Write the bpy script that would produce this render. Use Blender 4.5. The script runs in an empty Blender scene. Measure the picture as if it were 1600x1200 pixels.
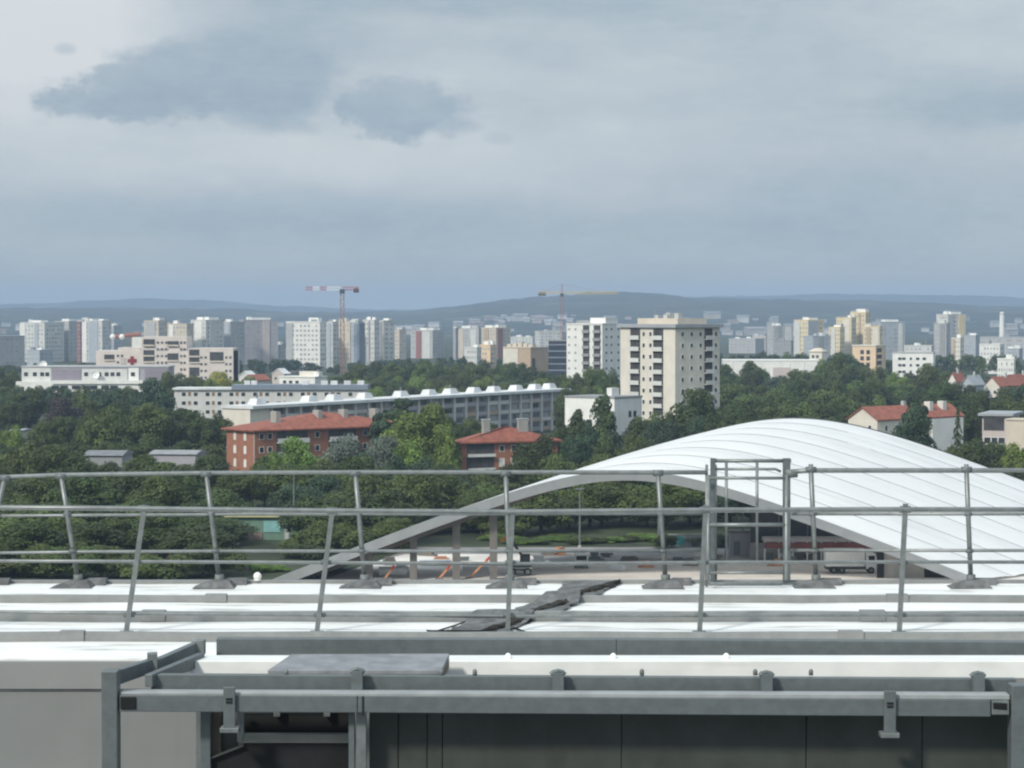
import bpy, math, random
from mathutils import Vector, Matrix, noise
R = math.radians
random.seed(7)
S = bpy.context.scene
COL = S.collection

# ------------------------------------------------------------------ camera
F = 3800.0                       # focal length in photograph pixels (1600 wide)
HC = 36.0                        # camera height above the ground
PITCH = math.atan(110.0 / F)     # eye level lies 110 px above the picture centre
cam_d = bpy.data.cameras.new('camera')
cam_d.sensor_width = 36.0
cam_d.lens = 36.0 * F / 1600.0
cam_d.clip_start = 0.5
cam_d.clip_end = 40000.0
cam = bpy.data.objects.new('camera', cam_d)
COL.objects.link(cam)
cam.location = (0, 0, HC)
cam.rotation_euler = (math.pi / 2 - PITCH, 0, 0)
S.camera = cam

# ------------------------------------------------------------------ world, sun, exposure
SUN_EL, SUN_AZ = 38.0, -142.0     # azimuth from straight ahead (+Y), negative = to the left
SKY_GAIN = 1.0
S.view_settings.view_transform = 'Standard'
S.view_settings.look = 'None'
S.view_settings.gamma = 1.0
S.view_settings.use_curve_mapping = False
S.view_settings.exposure = 0.10
S.render.engine = 'CYCLES'
S.cycles.use_denoising = True
S.cycles.max_bounces = 8
S.cycles.volume_bounces = 1
S.cycles.transparent_max_bounces = 8
S.cycles.filter_width = 2.2

world = bpy.data.worlds.new('World')
S.world = world
world.use_nodes = True


class NT:
    """small helper for node trees"""
    def __init__(self, tree):
        self.t = tree

    def n(self, typ, **kw):
        nd = self.t.nodes.new(typ)
        for k, v in kw.items():
            setattr(nd, k, v)
        return nd

    def link(self, a, b):
        self.t.links.new(a, b)

    def put(self, sock, v):
        if hasattr(v, 'is_output'):
            self.t.links.new(v, sock)
        else:
            sock.default_value = v

    def m(self, op, a, b=None, c=None, clamp=False):
        nd = self.n('ShaderNodeMath', operation=op, use_clamp=clamp)
        self.put(nd.inputs[0], a)
        if b is not None:
            self.put(nd.inputs[1], b)
        if c is not None:
            self.put(nd.inputs[2], c)
        return nd.outputs[0]

    def mix(self, f, a, b, mode='MIX'):
        nd = self.n('ShaderNodeMix', data_type='RGBA', blend_type=mode)
        self.put(nd.inputs[0], f)
        self.put(nd.inputs[6], a if hasattr(a, 'is_output') else (*a, 1.0))
        self.put(nd.inputs[7], b if hasattr(b, 'is_output') else (*b, 1.0))
        return nd.outputs[2]

    def noise(self, vec, scale, detail=4, rough=0.55, dim='3D'):
        nd = self.n('ShaderNodeTexNoise', noise_dimensions=dim)
        if vec is not None:
            self.t.links.new(vec, nd.inputs['Vector'])
        nd.inputs['Scale'].default_value = scale
        nd.inputs['Detail'].default_value = detail
        nd.inputs['Roughness'].default_value = rough
        return nd.outputs['Fac']

    def ramp(self, f, lo, hi, a=0.0, b=1.0, smooth=True):
        nd = self.n('ShaderNodeMapRange', interpolation_type='SMOOTHSTEP' if smooth else 'LINEAR')
        self.put(nd.inputs[0], f)
        self.put(nd.inputs[1], lo)
        self.put(nd.inputs[2], hi)
        self.put(nd.inputs[3], a)
        self.put(nd.inputs[4], b)
        return nd.outputs[0]


def build_world():
    t = NT(world.node_tree)
    world.node_tree.nodes.clear()
    out = t.n('ShaderNodeOutputWorld')
    bg = t.n('ShaderNodeBackground')
    tc = t.n('ShaderNodeTexCoord')
    d = tc.outputs['Generated']
    sep = t.n('ShaderNodeSeparateXYZ')
    t.link(d, sep.inputs[0])
    x, y, z = sep.outputs
    sky = t.n('ShaderNodeTexSky', sky_type='NISHITA')
    sky.sun_disc = False
    sky.sun_elevation = R(SUN_EL)
    sky.sun_rotation = R(SUN_AZ)
    sky.air_density = 1.0
    sky.dust_density = 2.0
    az = t.m('ARCTAN2', x, y)
    el = t.m('ARCSINE', z)
    # long flat cloud streaks over the whole sky
    mp = t.n('ShaderNodeMapping')
    t.link(d, mp.inputs[0])
    mp.inputs['Scale'].default_value = (1.0, 1.0, 4.0)
    v = mp.outputs[0]
    n1 = t.noise(v, 7.0, 5, 0.55)
    n2 = t.noise(v, 24.0, 5, 0.6)
    n3 = t.noise(v, 60.0, 5, 0.6)
    cov = t.ramp(t.m('ADD', t.m('MULTIPLY', n1, 0.7), t.m('MULTIPLY', n2, 0.3)), 0.40, 0.62)
    col = t.mix(cov, (0.388, 0.472, 0.530), (0.482, 0.545, 0.582))

    def blob(px, py, rx, ry, soft, wob=0.5, nz=None):
        u0, v0 = (px - 800) / F, (490 - py) / F
        a = t.m('DIVIDE', t.m('SUBTRACT', az, u0), rx / F)
        b = t.m('DIVIDE', t.m('SUBTRACT', el, v0), ry / F)
        r = t.m('SQRT', t.m('ADD', t.m('MULTIPLY', a, a), t.m('MULTIPLY', b, b)))
        r = t.m('ADD', r, t.m('MULTIPLY', t.m('SUBTRACT', nz if nz else n2, 0.5), wob * 2))
        return t.ramp(r, 1.0 - soft, 1.0 + soft, 1.0, 0.0)

    mp2 = t.n('ShaderNodeMapping')
    t.link(d, mp2.inputs[0])
    mp2.inputs['Scale'].default_value = (1.0, 1.0, 1.5)
    v2 = mp2.outputs[0]
    n4 = t.noise(v, 95.0, 6, 0.65)
    p1 = t.noise(v2, 30.0, 6, 0.55)
    p2 = t.noise(v2, 75.0, 6, 0.6)
    # brighter openings
    for (px, py, rx, ry, s, k) in ((40, 70, 290, 130, 0.5, 0.95), (180, 235, 520, 60, 0.8, 0.45), (620, 110, 130, 70, 0.7, 0.30),
                                   (860, 255, 420, 60, 0.8, 0.32), (1500, 60, 240, 60, 0.8, 0.22), (1050, 150, 260, 90, 0.9, 0.22)):
        col = t.mix(t.m('MULTIPLY', blob(px, py, rx, ry, s, 0.5, p1), k), col, (0.70, 0.725, 0.74))
    # darker cloud bodies: ragged tops, flat bases; the tops catch a little more light than the bases
    dk, dt = (0.312, 0.398, 0.475), (0.392, 0.465, 0.530)
    for (px, py, rx, ry, s, k, w, nz) in ((355, 122, 185, 72, 0.20, 0.9, 0.75, p1), (225, 150, 120, 44, 0.20, 0.9, 0.75, p2), (135, 166, 70, 24, 0.25, 0.85, 0.7, p2), (430, 150, 100, 45, 0.3, 0.7, 0.7, p2), (450, 70, 180, 60, 0.7, 0.45, 0.6, p1),
                                          (622, 172, 96, 50, 0.22, 0.85, 0.8, p2), (680, 195, 60, 18, 0.35, 0.7, 0.6, p2), (440, 198, 60, 14, 0.6, 0.6, 0.5, p2), (112, 86, 16, 9, 0.5, 0.45, 0.4, p2), (725, 172, 18, 8, 0.5, 0.4, 0.4, p2),
                                          (780, 217, 22, 9, 0.6, 0.3, 0.4, p2), (1545, 172, 140, 32, 0.6, 0.75, 0.7, p1), (1330, 300, 280, 70, 0.7, 0.5, 0.7, p1),
                                          (720, 2, 330, 26, 0.6, 0.55, 0.7, p1), (420, 340, 420, 34, 0.7, 0.55, 0.7, p1), (1000, 350, 330, 26, 0.8, 0.4, 0.7, p1)):
        tone = t.mix(t.ramp(el, (490 - py - ry * 0.2) / F, (490 - py + ry * 1.3) / F), dk, dt)
        col = t.mix(t.m('MULTIPLY', blob(px, py, rx, ry, s, w, nz), k), col, tone)
    # thicker air low down
    low = t.ramp(el, 0.0, 0.05, 1.0, 0.0)
    col = t.mix(t.m('MULTIPLY', low, 0.75), col, (0.395, 0.440, 0.415))
    # fine mottling
    col = t.mix(t.m('MULTIPLY', t.m('ADD', t.m('SUBTRACT', n4, 0.40), t.m('SUBTRACT', p2, 0.45)), 0.34), col, (0.66, 0.70, 0.71))
    # overcast sky is brighter overhead than at the horizon
    gain = t.m('ADD', 1.0, t.m('MULTIPLY', t.m('MAXIMUM', t.m('SUBTRACT', z, 0.12), 0.0), 1.2))
    gcol = t.n('ShaderNodeVectorMath', operation='SCALE')
    t.link(col, gcol.inputs[0])
    t.put(gcol.inputs[3], t.m('MULTIPLY', gain, SKY_GAIN * 10.0))
    fin = t.mix(0.93, sky.outputs[0], gcol.outputs[0])
    t.link(fin, bg.inputs['Color'])
    bg.inputs['Strength'].default_value = 0.1
    t.link(bg.outputs[0], out.inputs['Surface'])


build_world()
sd = bpy.data.lights.new('sun', 'SUN')
sd.energy = 3.0
sd.angle = R(7)
sd.color = (1.0, 0.945, 0.83)
sun = bpy.data.objects.new('sun', sd)
COL.objects.link(sun)
sv = Vector((math.sin(R(SUN_AZ)) * math.cos(R(SUN_EL)), math.cos(R(SUN_AZ)) * math.cos(R(SUN_EL)), math.sin(R(SUN_EL))))
sun.rotation_euler = sv.to_track_quat('Z', 'Y').to_euler()
sun.location = (0, 0, 200)

# ------------------------------------------------------------------ survey helpers (photograph position + distance -> place)
_f = Vector((0, math.cos(PITCH), -math.sin(PITCH)))
_u = Vector((0, math.sin(PITCH), math.cos(PITCH)))


def ray(px, py):
    return _f + Vector((1, 0, 0)) * ((px - 800) / F) + _u * ((600 - py) / F)


def W(px, py, Y):
    d = ray(px, py)
    return Vector((0, 0, HC)) + d * (Y / d.y)


def ZA(py, Y):
    return W(800, py, Y).z


def XA(px, Y, py=600):
    return W(px, py, Y).x


def lerp(a, b, t):
    return a + (b - a) * t


def pl(pts, x):
    if x <= pts[0][0]:
        return pts[0][1]
    for (x0, y0), (x1, y1) in zip(pts, pts[1:]):
        if x <= x1:
            return lerp(y0, y1, (x - x0) / (x1 - x0))
    return pts[-1][1]


# ------------------------------------------------------------------ materials
MATS = {}


def mat(name, base, rough=0.7, metal=0.0, var=0.12, scale=1.0, tint=None, bump=0.0, streak=None, spec=0.3, objvar=0.0, detail=5):
    """procedural material: base colour with noise variation, optional stains and fine relief"""
    if name in MATS:
        return MATS[name]
    m = bpy.data.materials.new(name)
    m.use_nodes = True
    t = NT(m.node_tree)
    m.node_tree.nodes.clear()
    out = t.n('ShaderNodeOutputMaterial')
    p = t.n('ShaderNodeBsdfPrincipled')
    tc = t.n('ShaderNodeTexCoord')
    vec = tc.outputs['Object']
    nz = t.noise(vec, scale, detail, 0.6)
    k = t.ramp(nz, 0.3, 0.7, 1.0 - var, 1.0 + var)
    if objvar:
        oi = t.n('ShaderNodeObjectInfo')
        k = t.m('MULTIPLY', k, t.ramp(oi.outputs['Random'], 0, 1, 1 - objvar, 1 + objvar, smooth=False))
    sc = t.n('ShaderNodeVectorMath', operation='SCALE')
    sc.inputs[0].default_value = base
    t.put(sc.inputs[3], k)
    col = sc.outputs[0]
    if tint:                                    # blotches of another colour: (colour, scale, threshold)
        tcx, ts, th = tint
        n2 = t.noise(vec, ts, 5, 0.65)
        col = t.mix(t.ramp(n2, th, th + 0.15), col, tcx)
    if streak:                                  # streaks: (colour, stretch xyz, amount)
        scx, st, am = streak
        mp = t.n('ShaderNodeMapping')
        t.link(vec, mp.inputs[0])
        mp.inputs['Scale'].default_value = st
        n3 = t.noise(mp.outputs[0], 1.0, 5, 0.65)
        col = t.mix(t.m('MULTIPLY', t.ramp(n3, 0.5, 0.75), am), col, scx)
    t.link(col, p.inputs['Base Color'])
    p.inputs['Roughness'].default_value = rough
    p.inputs['Metallic'].default_value = metal
    p.inputs['Specular IOR Level'].default_value = spec
    if bump:
        bp = t.n('ShaderNodeBump')
        bp.inputs['Strength'].default_value = bump
        bp.inputs['Distance'].default_value = 0.02
        t.link(nz, bp.inputs['Height'])
        t.link(bp.outputs[0], p.inputs['Normal'])
    t.link(p.outputs[0], out.inputs['Surface'])
    MATS[name] = m
    return m


def leaf_mat(name, base, objvar=0.18):
    if name in MATS:
        return MATS[name]
    m = bpy.data.materials.new(name)
    m.use_nodes = True
    t = NT(m.node_tree)
    m.node_tree.nodes.clear()
    out = t.n('ShaderNodeOutputMaterial')
    at = t.n('ShaderNodeAttribute', attribute_name='tint')
    oi = t.n('ShaderNodeObjectInfo')
    k = t.m('MULTIPLY', at.outputs['Fac'], t.ramp(oi.outputs['Random'], 0, 1, 1 - objvar, 1 + objvar, smooth=False))
    hs = t.n('ShaderNodeHueSaturation')
    hs.inputs['Color'].default_value = (*base, 1)
    t.put(hs.inputs['Value'], k)
    t.put(hs.inputs['Hue'], t.ramp(oi.outputs['Random'], 0, 1, 0.485, 0.51, smooth=False))
    df = t.n('ShaderNodeBsdfPrincipled')
    df.inputs['Roughness'].default_value = 0.55
    df.inputs['Specular IOR Level'].default_value = 0.25
    t.link(hs.outputs[0], df.inputs['Base Color'])
    tr = t.n('ShaderNodeBsdfTranslucent')
    t.link(hs.outputs[0], tr.inputs['Color'])
    mx = t.n('ShaderNodeMixShader')
    mx.inputs[0].default_value = 0.22
    t.link(df.outputs[0], mx.inputs[1])
    t.link(tr.outputs[0], mx.inputs[2])
    t.link(mx.outputs[0], out.inputs['Surface'])
    MATS[name] = m
    return m


def glass(name, base, rough=0.12):
    return mat(name, base, rough=rough, var=0.3, scale=0.15, spec=0.6, objvar=0.35)


# ------------------------------------------------------------------ geometry helpers
class MB:
    """collects shapes and links them as one mesh object"""
    def __init__(self):
        self.v, self.f, self.mi, self.cur, self.sm = [], [], [], 0, False

    def add(self, vs, fs):
        o = len(self.v)
        self.v += [tuple(p) for p in vs]
        self.f += [tuple(i + o for i in q) for q in fs]
        self.mi += [self.cur] * len(fs)

    def box(self, x0, x1, y0, y1, z0, z1, M=None):
        vs = [Vector(p) for p in ((x0, y0, z0), (x1, y0, z0), (x1, y1, z0), (x0, y1, z0), (x0, y0, z1), (x1, y0, z1), (x1, y1, z1), (x0, y1, z1))]
        if M is not None:
            vs = [M @ p for p in vs]
        self.add(vs, [(0, 3, 2, 1), (4, 5, 6, 7), (0, 1, 5, 4), (1, 2, 6, 5), (2, 3, 7, 6), (3, 0, 4, 7)])
        return self

    def beam(self, a, b, w, h, up=(0, 0, 1)):
        """rectangular bar from a to b, w wide, h high (top at the line's height + h/2)"""
        a, b = Vector(a), Vector(b)
        d = (b - a).normalized()
        s = d.cross(Vector(up)).normalized()
        u = s.cross(d).normalized()
        vs = []
        for p in (a, b):
            for (i, j) in ((-1, -1), (1, -1), (1, 1), (-1, 1)):
                vs.append(p + s * (i * w / 2) + u * (j * h / 2))
        self.add(vs, [(0, 1, 2, 3), (7, 6, 5, 4), (0, 4, 5, 1), (1, 5, 6, 2), (2, 6, 7, 3), (3, 7, 4, 0)])
        return self

    def tube(self, pts, r, n=8, r1=None, cap=True):
        pts = [Vector(p) for p in pts]
        o = len(self.v)
        vs, fs = [], []
        for i, p in enumerate(pts):
            d = (pts[min(i + 1, len(pts) - 1)] - pts[max(i - 1, 0)]).normalized()
            s = d.orthogonal() if abs(d.z) > 0.9 else d.cross(Vector((0, 0, 1)))
            s.normalize()
            u = s.cross(d)
            rr = r if r1 is None else lerp(r, r1, i / (len(pts) - 1))
            for k in range(n):
                a = 2 * math.pi * k / n
                vs.append(p + s * (math.cos(a) * rr) + u * (math.sin(a) * rr))
        for i in range(len(pts) - 1):
            for k in range(n):
                fs.append((i * n + k, i * n + (k + 1) % n, (i + 1) * n + (k + 1) % n, (i + 1) * n + k))
        if cap:
            fs.append(tuple(range(n))[::-1])
            fs.append(tuple((len(pts) - 1) * n + k for k in range(n)))
        self.add(vs, fs)
        return self

    def lathe(self, prof, n=16, c=(0, 0, 0)):
        vs, fs = [], []
        for (r, z) in prof:
            for k in range(n):
                a = 2 * math.pi * k / n
                vs.append((c[0] + r * math.cos(a), c[1] + r * math.sin(a), c[2] + z))
        for i in range(len(prof) - 1):
            for k in range(n):
                fs.append((i * n + k, i * n + (k + 1) % n, (i + 1) * n + (k + 1) % n, (i + 1) * n + k))
        fs.append(tuple(range(n))[::-1])
        fs.append(tuple((len(prof) - 1) * n + k for k in range(n)))
        self.add(vs, fs)
        return self

    def prism(self, poly, z0, z1):
        n = len(poly)
        vs = [(p[0], p[1], z0) for p in poly] + [(p[0], p[1], z1) for p in poly]
        self.add(vs, [tuple(range(n))[::-1], tuple(range(n, 2 * n))] + [(i, (i + 1) % n, n + (i + 1) % n, n + i) for i in range(n)])
        return self

    def grid(self, rows):
        """rows of equal length -> sheet"""
        n = len(rows[0])
        self.add([p for r in rows for p in r], [(i * n + j, i * n + j + 1, (i + 1) * n + j + 1, (i + 1) * n + j) for i in range(len(rows) - 1) for j in range(n - 1)])
        return self

    def mesh(self, name, mats):
        me = bpy.data.meshes.new(name)
        me.from_pydata(self.v, [], self.f)
        for m in (mats if isinstance(mats, (list, tuple)) else [mats]):
            me.materials.append(m)
        me.polygons.foreach_set('material_index', self.mi)
        if self.sm:
            me.polygons.foreach_set('use_smooth', [True] * len(self.f))
        me.update()
        return me

    def build(self, name, mats, parent=None):
        return link(name, self.mesh(name, mats), parent)


def link(name, me, parent=None, loc=None, rot=None):
    o = bpy.data.objects.new(name, me)
    COL.objects.link(o)
    if parent is not None:
        o.parent = parent
    if loc is not None:
        o.location = loc
    if rot is not None:
        o.rotation_euler = rot
    return o


def tag(o, label, cat, group=None, kind=None):
    if label:
        o['label'] = label
    if cat:
        o['category'] = cat
    if group:
        o['group'] = group
    if kind:
        o['kind'] = kind
    return o


def thing(name, label, cat, loc=(0, 0, 0), rz=0.0, group=None):
    o = link(name, None, None, loc, (0, 0, rz))
    o.empty_display_size = 0.5
    return tag(o, label, cat, group)


def structure(o):
    o['kind'] = 'structure'
    return o


def bevel(o, w, seg=2):
    md = o.modifiers.new('bevel', 'BEVEL')
    md.width = w
    md.segments = seg
    md.limit_method = 'ANGLE'
    return o

# ------------------------------------------------------------------ palette
galv = mat('galvanised_steel', (0.120, 0.140, 0.148), rough=0.5, metal=0.2, var=0.10, scale=14, bump=0.1, spec=0.5, streak=((0.10, 0.105, 0.10), (2, 2, 16), 0.5))
galv_pipe = mat('galvanised_pipe', (0.195, 0.212, 0.215), rough=0.42, metal=0.4, var=0.15, scale=12, spec=0.5)
steel_dark = mat('dull_steel', (0.16, 0.18, 0.18), rough=0.6, metal=0.2, var=0.2, scale=8)
sheet_white = mat('white_roof_sheet', (0.84, 0.84, 0.83), rough=0.38, var=0.05, scale=2.0, spec=0.5,
                  streak=((0.34, 0.34, 0.30), (1.1, 6, 2), 0.9), tint=((0.30, 0.29, 0.25), 14.0, 0.64))
rib_grey = mat('roof_rib', (0.22, 0.23, 0.23), rough=0.5, var=0.12, scale=5, streak=((0.25, 0.25, 0.23), (2, 5, 5), 0.6))
felt = mat('roofing_felt', (0.13, 0.135, 0.14), rough=0.85, var=0.35, scale=9, bump=0.6, tint=((0.20, 0.20, 0.19), 14, 0.58))
felt_dark = mat('torn_felt_edge', (0.035, 0.034, 0.032), rough=0.95, var=0.5, scale=20, bump=0.8)
wall_grey = mat('grey_render', (0.225, 0.235, 0.235), rough=0.8, var=0.06, scale=1.2, streak=((0.19, 0.20, 0.20), (5, 5, 0.6), 0.5), bump=0.15)
panel_dark = mat('dark_cladding', (0.048, 0.056, 0.052), rough=0.55, var=0.2, scale=3, streak=((0.058, 0.066, 0.06), (6, 6, 0.7), 0.6))
opening_black = mat('black_opening', (0.012, 0.014, 0.015), rough=0.6, var=0.3, scale=3)
white_panel = mat('white_panel_edge', (0.74, 0.75, 0.74), rough=0.5, var=0.06, scale=3, streak=((0.55, 0.54, 0.50), (0.8, 4, 6), 0.5))
grass_m = mat('rough_grass', (0.034, 0.046, 0.020), rough=0.9, var=0.4, scale=0.05, tint=((0.10, 0.095, 0.06), 0.02, 0.60))
hill_m = mat('wooded_hill', (0.030, 0.042, 0.026), rough=0.95, var=0.5, scale=0.008, tint=((0.15, 0.16, 0.11), 0.004, 0.56))

# ------------------------------------------------------------------ terrain
EXT = 5200
structure(MB().grid([[(-EXT, -600, 0), (EXT, -600, 0)], [(-EXT, 12400, 0), (EXT, 12400, 0)]]).build('ground', grass_m))


def ridge(name, prof, D, spread, amp, seed):
    rows = []
    nx = 320
    for j in range(29):
        t = j / 28.0                          # 0 foot .. 1 beyond the crest
        yy = D - spread + spread * 1.25 * t
        row = []
        for i in range(nx + 1):
            px = -1300 + 4200 * i / nx
            py = pl(prof, px)
            top = ZA(py, D)
            x = (px - 800) / F * D
            k = min(t / 0.8, 1.0)
            s = k * k * (3 - 2 * k)
            if t > 0.8:
                s = 1 - (t - 0.8) * 2.0
            z = top * s + (amp * noise.fractal(Vector((x * 0.0035 + seed, yy * 0.003, 0.3)), 1.0, 2.0, 4) + 5.0 * noise.noise(Vector((x * 0.03, yy * 0.02, seed)))) * k
            row.append((x, yy, -3 if j == 0 else max(z, -3)))
        rows.append(row)
    m = MB().grid(rows)
    m.sm = True
    return structure(m.build(name, hill_m))


R1 = [(-1300, 478), (-300, 486), (0, 484), (200, 481), (400, 484), (480, 487), (600, 488), (660, 486), (720, 480), (780, 471), (850, 464), (920, 459), (1000, 460), (1045, 461),
      (1062, 465), (1150, 467), (1250, 469), (1400, 473), (1500, 478), (1600, 481), (2000, 484), (2900, 480)]
R2 = [(-1300, 470), (-200, 476), (0, 475), (100, 474), (160, 470), (250, 467), (330, 470), (420, 476), (500, 481), (600, 484), (720, 483), (900, 472), (1050, 467), (1150, 463), (1300, 461), (1400, 460),
      (1500, 463), (1600, 468), (1900, 470), (2900, 466)]
ridge('wooded_hill', R1, 6800, 3000, 9, 1.7)
ridge('distant_hill', R2, 10500, 2500, 9, 8.1)

# ------------------------------------------------------------------ the near flat roof
RY0, RY1, RZ0, RZ1 = 17.0, 21.1, 33.575, 33.657


def ZR(Y):
    return RZ0 + (Y - RY0) * (RZ1 - RZ0) / (RY1 - RY0)


def YR(py):
    d = ray(800, py)
    k = (RZ1 - RZ0) / (RY1 - RY0)
    # HC + d.z/d.y*Y = RZ0 + k (Y-RY0)
    return (HC - RZ0 + k * RY0) / (k - d.z / d.y)


BX0, BX1 = -13.0, 15.0
hall = thing('flat_roofed_building', 'flat roofed building with white ribbed metal roof and grey rendered edge', 'building', (0, 19, 0))


def hp(m, name, mt):
    """part of the near building, given in world coordinates"""
    m.v = [(x, y - 19, z) for (x, y, z) in m.v]
    return m.build(name, mt, hall)


hp(MB().box(BX0, BX1, RY0 + 0.03, RY1 - 0.03, 0, RZ0 - 0.06), 'wall', wall_grey)
hp(MB().box(BX0, BX1, -6, RY0 + 0.02, 0, 31.5), 'terrace_deck', felt)
hp(MB().box(BX0 - 0.02, BX1 + 0.02, RY0 - 0.03, RY0 + 0.02, 31.52, RZ0 - 0.215), 'edge_wall', wall_grey)
hp(MB().box(BX0 - 0.04, BX1 + 0.04, RY0 - 0.05, RY0 + 0.02, RZ0 - 0.20, RZ0 - 0.012), 'edge_flashing', mat('edge_flashing', (0.25, 0.258, 0.258), var=0.05, scale=2))
hp(MB().box(BX0 - 0.04, BX1 + 0.04, RY0 - 0.04, RY0 + 0.02, RZ0 - 0.214, RZ0 - 0.201), 'drip_strip', steel_dark)
# metal sheets between standing ribs
ribs = [941.0, 971.0, 1002.0]
edges = [RY1] + [YR(p) for p in ribs] + [RY0]
for a, b in zip(edges, edges[1:]):
    m = MB()
    n = 40
    rows = []
    for yy, dz in ((a - 0.03, 0), (a - 0.03, 0.0), (lerp(a, b, 0.5), 0.004), (b + 0.03, 0)):
        rows.append([(lerp(BX0, BX1, i / n), yy, ZR(yy) + dz + 0.004 * math.sin(i * 2.1 + yy * 3)) for i in range(n + 1)])
    m.grid(rows)
    lo = [[(p[0], p[1], p[2] - 0.05) for p in rows[-1]], rows[-1]]
    m.grid(lo)
    m.grid([rows[0], [(p[0], p[1], p[2] - 0.05) for p in rows[0]]])
    hp(m, 'roof_sheet', sheet_white)
for p, hgt in zip(ribs, (0.055, 0.075, 0.065)):
    yy = YR(p)
    z = ZR(yy)
    m = MB()
    n = 60
    prof = [(-0.03, -0.04), (-0.018, hgt), (0.03, hgt + 0.004), (0.045, -0.04)]
    m.grid([[(lerp(BX0, BX1, i / n), yy + py, z + pz + 0.003 * math.sin(i * 1.7 + p)) for i in range(n + 1)] for (py, pz) in prof])
    hp(m, 'rib', rib_grey)
hp(MB().box(BX0, BX1, RY1 - 0.05, RY1 + 0.04, RZ1 - 0.3, RZ1 + 0.026), 'edge_strip', rib_grey)
for (x0, x1, p, hgt) in ((320, 353, 941, 0.06), (220, 257, 971, 0.08), (92, 130, 1002, 0.07), (1387, 1420, 941, 0.06), (1345, 1384, 971, 0.08), (1312, 1350, 1002, 0.07)):
    yy = YR(p)
    z = ZR(yy)
    hp(bx := MB().box(XA(x0, yy), XA(x1, yy), yy - 0.035, yy + 0.05, z + 0.004, z + hgt + 0.008), 'joint_cover', rib_grey)

# dark felt strip torn over the ribs
ft = thing('torn_felt_strip', 'torn dark felt strip lying across the white metal roof sheets', 'roofing felt', (XA(830, YR(955)), YR(955), ZR(19.5)))


def fp(m, name, mt):
    o = ft.location
    m.v = [(x - o.x, y - o.y, z - o.z) for (x, y, z) in m.v]
    m.sm = True
    return m.build(name, mt, ft)


def on_roof(px, py, dz=0.0):
    yy = YR(py)
    return Vector((XA(px, yy, py), yy, ZR(yy) + dz))


LEFT = [(880, 911), (868, 930), (852, 941), (806, 952), (792, 966), (735, 972), (712, 984), (664, 1000)]
RIGHT = [(966, 912), (938, 930), (908, 941), (892, 952), (850, 966), (830, 972), (806, 984), (772, 1000)]
RIBY = [YR(p) for p in ribs]


def drape(p):
    """lift the felt over the ribs"""
    return max(0.075 * math.exp(-((p.y - ry) / 0.10) ** 2) for ry in RIBY)


rows = []
for i in range(36):
    f = i / 35 * (len(LEFT) - 1)
    k = min(int(f), len(LEFT) - 2)
    t = f - k
    l = on_roof(lerp(LEFT[k][0], LEFT[k + 1][0], t), lerp(LEFT[k][1], LEFT[k + 1][1], t))
    r = on_roof(lerp(RIGHT[k][0], RIGHT[k + 1][0], t), lerp(RIGHT[k][1], RIGHT[k + 1][1], t))
    row = []
    for j in range(11):
        p = l.lerp(r, j / 10)
        p.z = ZR(p.y) + 0.014 + drape(p) + 0.012 * (noise.noise(Vector((p.x * 5, p.y * 5, 2.0))) + 0.5)
        if j == 0:
            p.x += 0.06 * noise.noise(Vector((p.y * 11, 1.0, 0)))
        if j == 10:
            p.x += 0.09 * noise.noise(Vector((p.y * 13, 7.0, 0)))
        row.append(p)
    rows.append(row)
fp(MB().grid(rows), 'strip', felt)
# frayed dark flaps curling along one edge
for seg, (A, B) in enumerate((((898, 934), (966, 913)), ((826, 963), (908, 937)), ((752, 993), (838, 967)))):
    rows = []
    n = 18
    for i in range(n + 1):
        t = i / n
        c = on_roof(lerp(A[0], B[0], t), lerp(A[1], B[1], t))
        w_ = 0.10 * math.sin(math.pi * min(max(t, 0.04), 0.96)) ** 0.5 * (1 + 0.5 * noise.noise(Vector((t * 9, seg, 3.0))))
        row = []
        for j in range(7):
            a = math.pi * (0.05 + 0.9 * j / 6)
            q = 1 + 0.5 * noise.noise(Vector((i * 0.8, j * 0.9, seg * 5.0)))
            row.append(Vector((c.x - math.cos(a) * w_ * q, c.y - 0.05 + 0.02 * j, ZR(c.y) + 0.006 + (0.035 + 0.4 * drape(c)) * math.sin(a) * q)))
        rows.append(row)
    fp(MB().grid(rows), 'frayed_flap', felt_dark)
fp(MB().tube([on_roof(795, 982, 0.02), on_roof(822, 990, 0.012), on_roof(850, 996, 0.008)], 0.008, 5), 'loose_strand', felt_dark)
fp(MB().tube([on_roof(745, 971, 0.03), on_roof(710, 980, 0.012), on_roof(672, 992, 0.012)], 0.007, 5), 'loose_strand', felt_dark)

# ------------------------------------------------------------------ guard rails
gfar = thing('guard_rail', 'galvanised guard rail with felt footed posts along the far roof edge', 'railing', (0, 20.9, ZR(20.9)))
gnear = thing('guard_rail', 'galvanised guard rail with slim leaning posts standing behind the steel frame', 'railing', (0, 18.2, ZR(18.2)))


def gp(g, m, name, mt, sm=True):
    o = g.location
    m.v = [(x - o.x, y - o.y, z - o.z) for (x, y, z) in m.v]
    m.sm = sm
    return m.build(name, mt, g)


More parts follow.
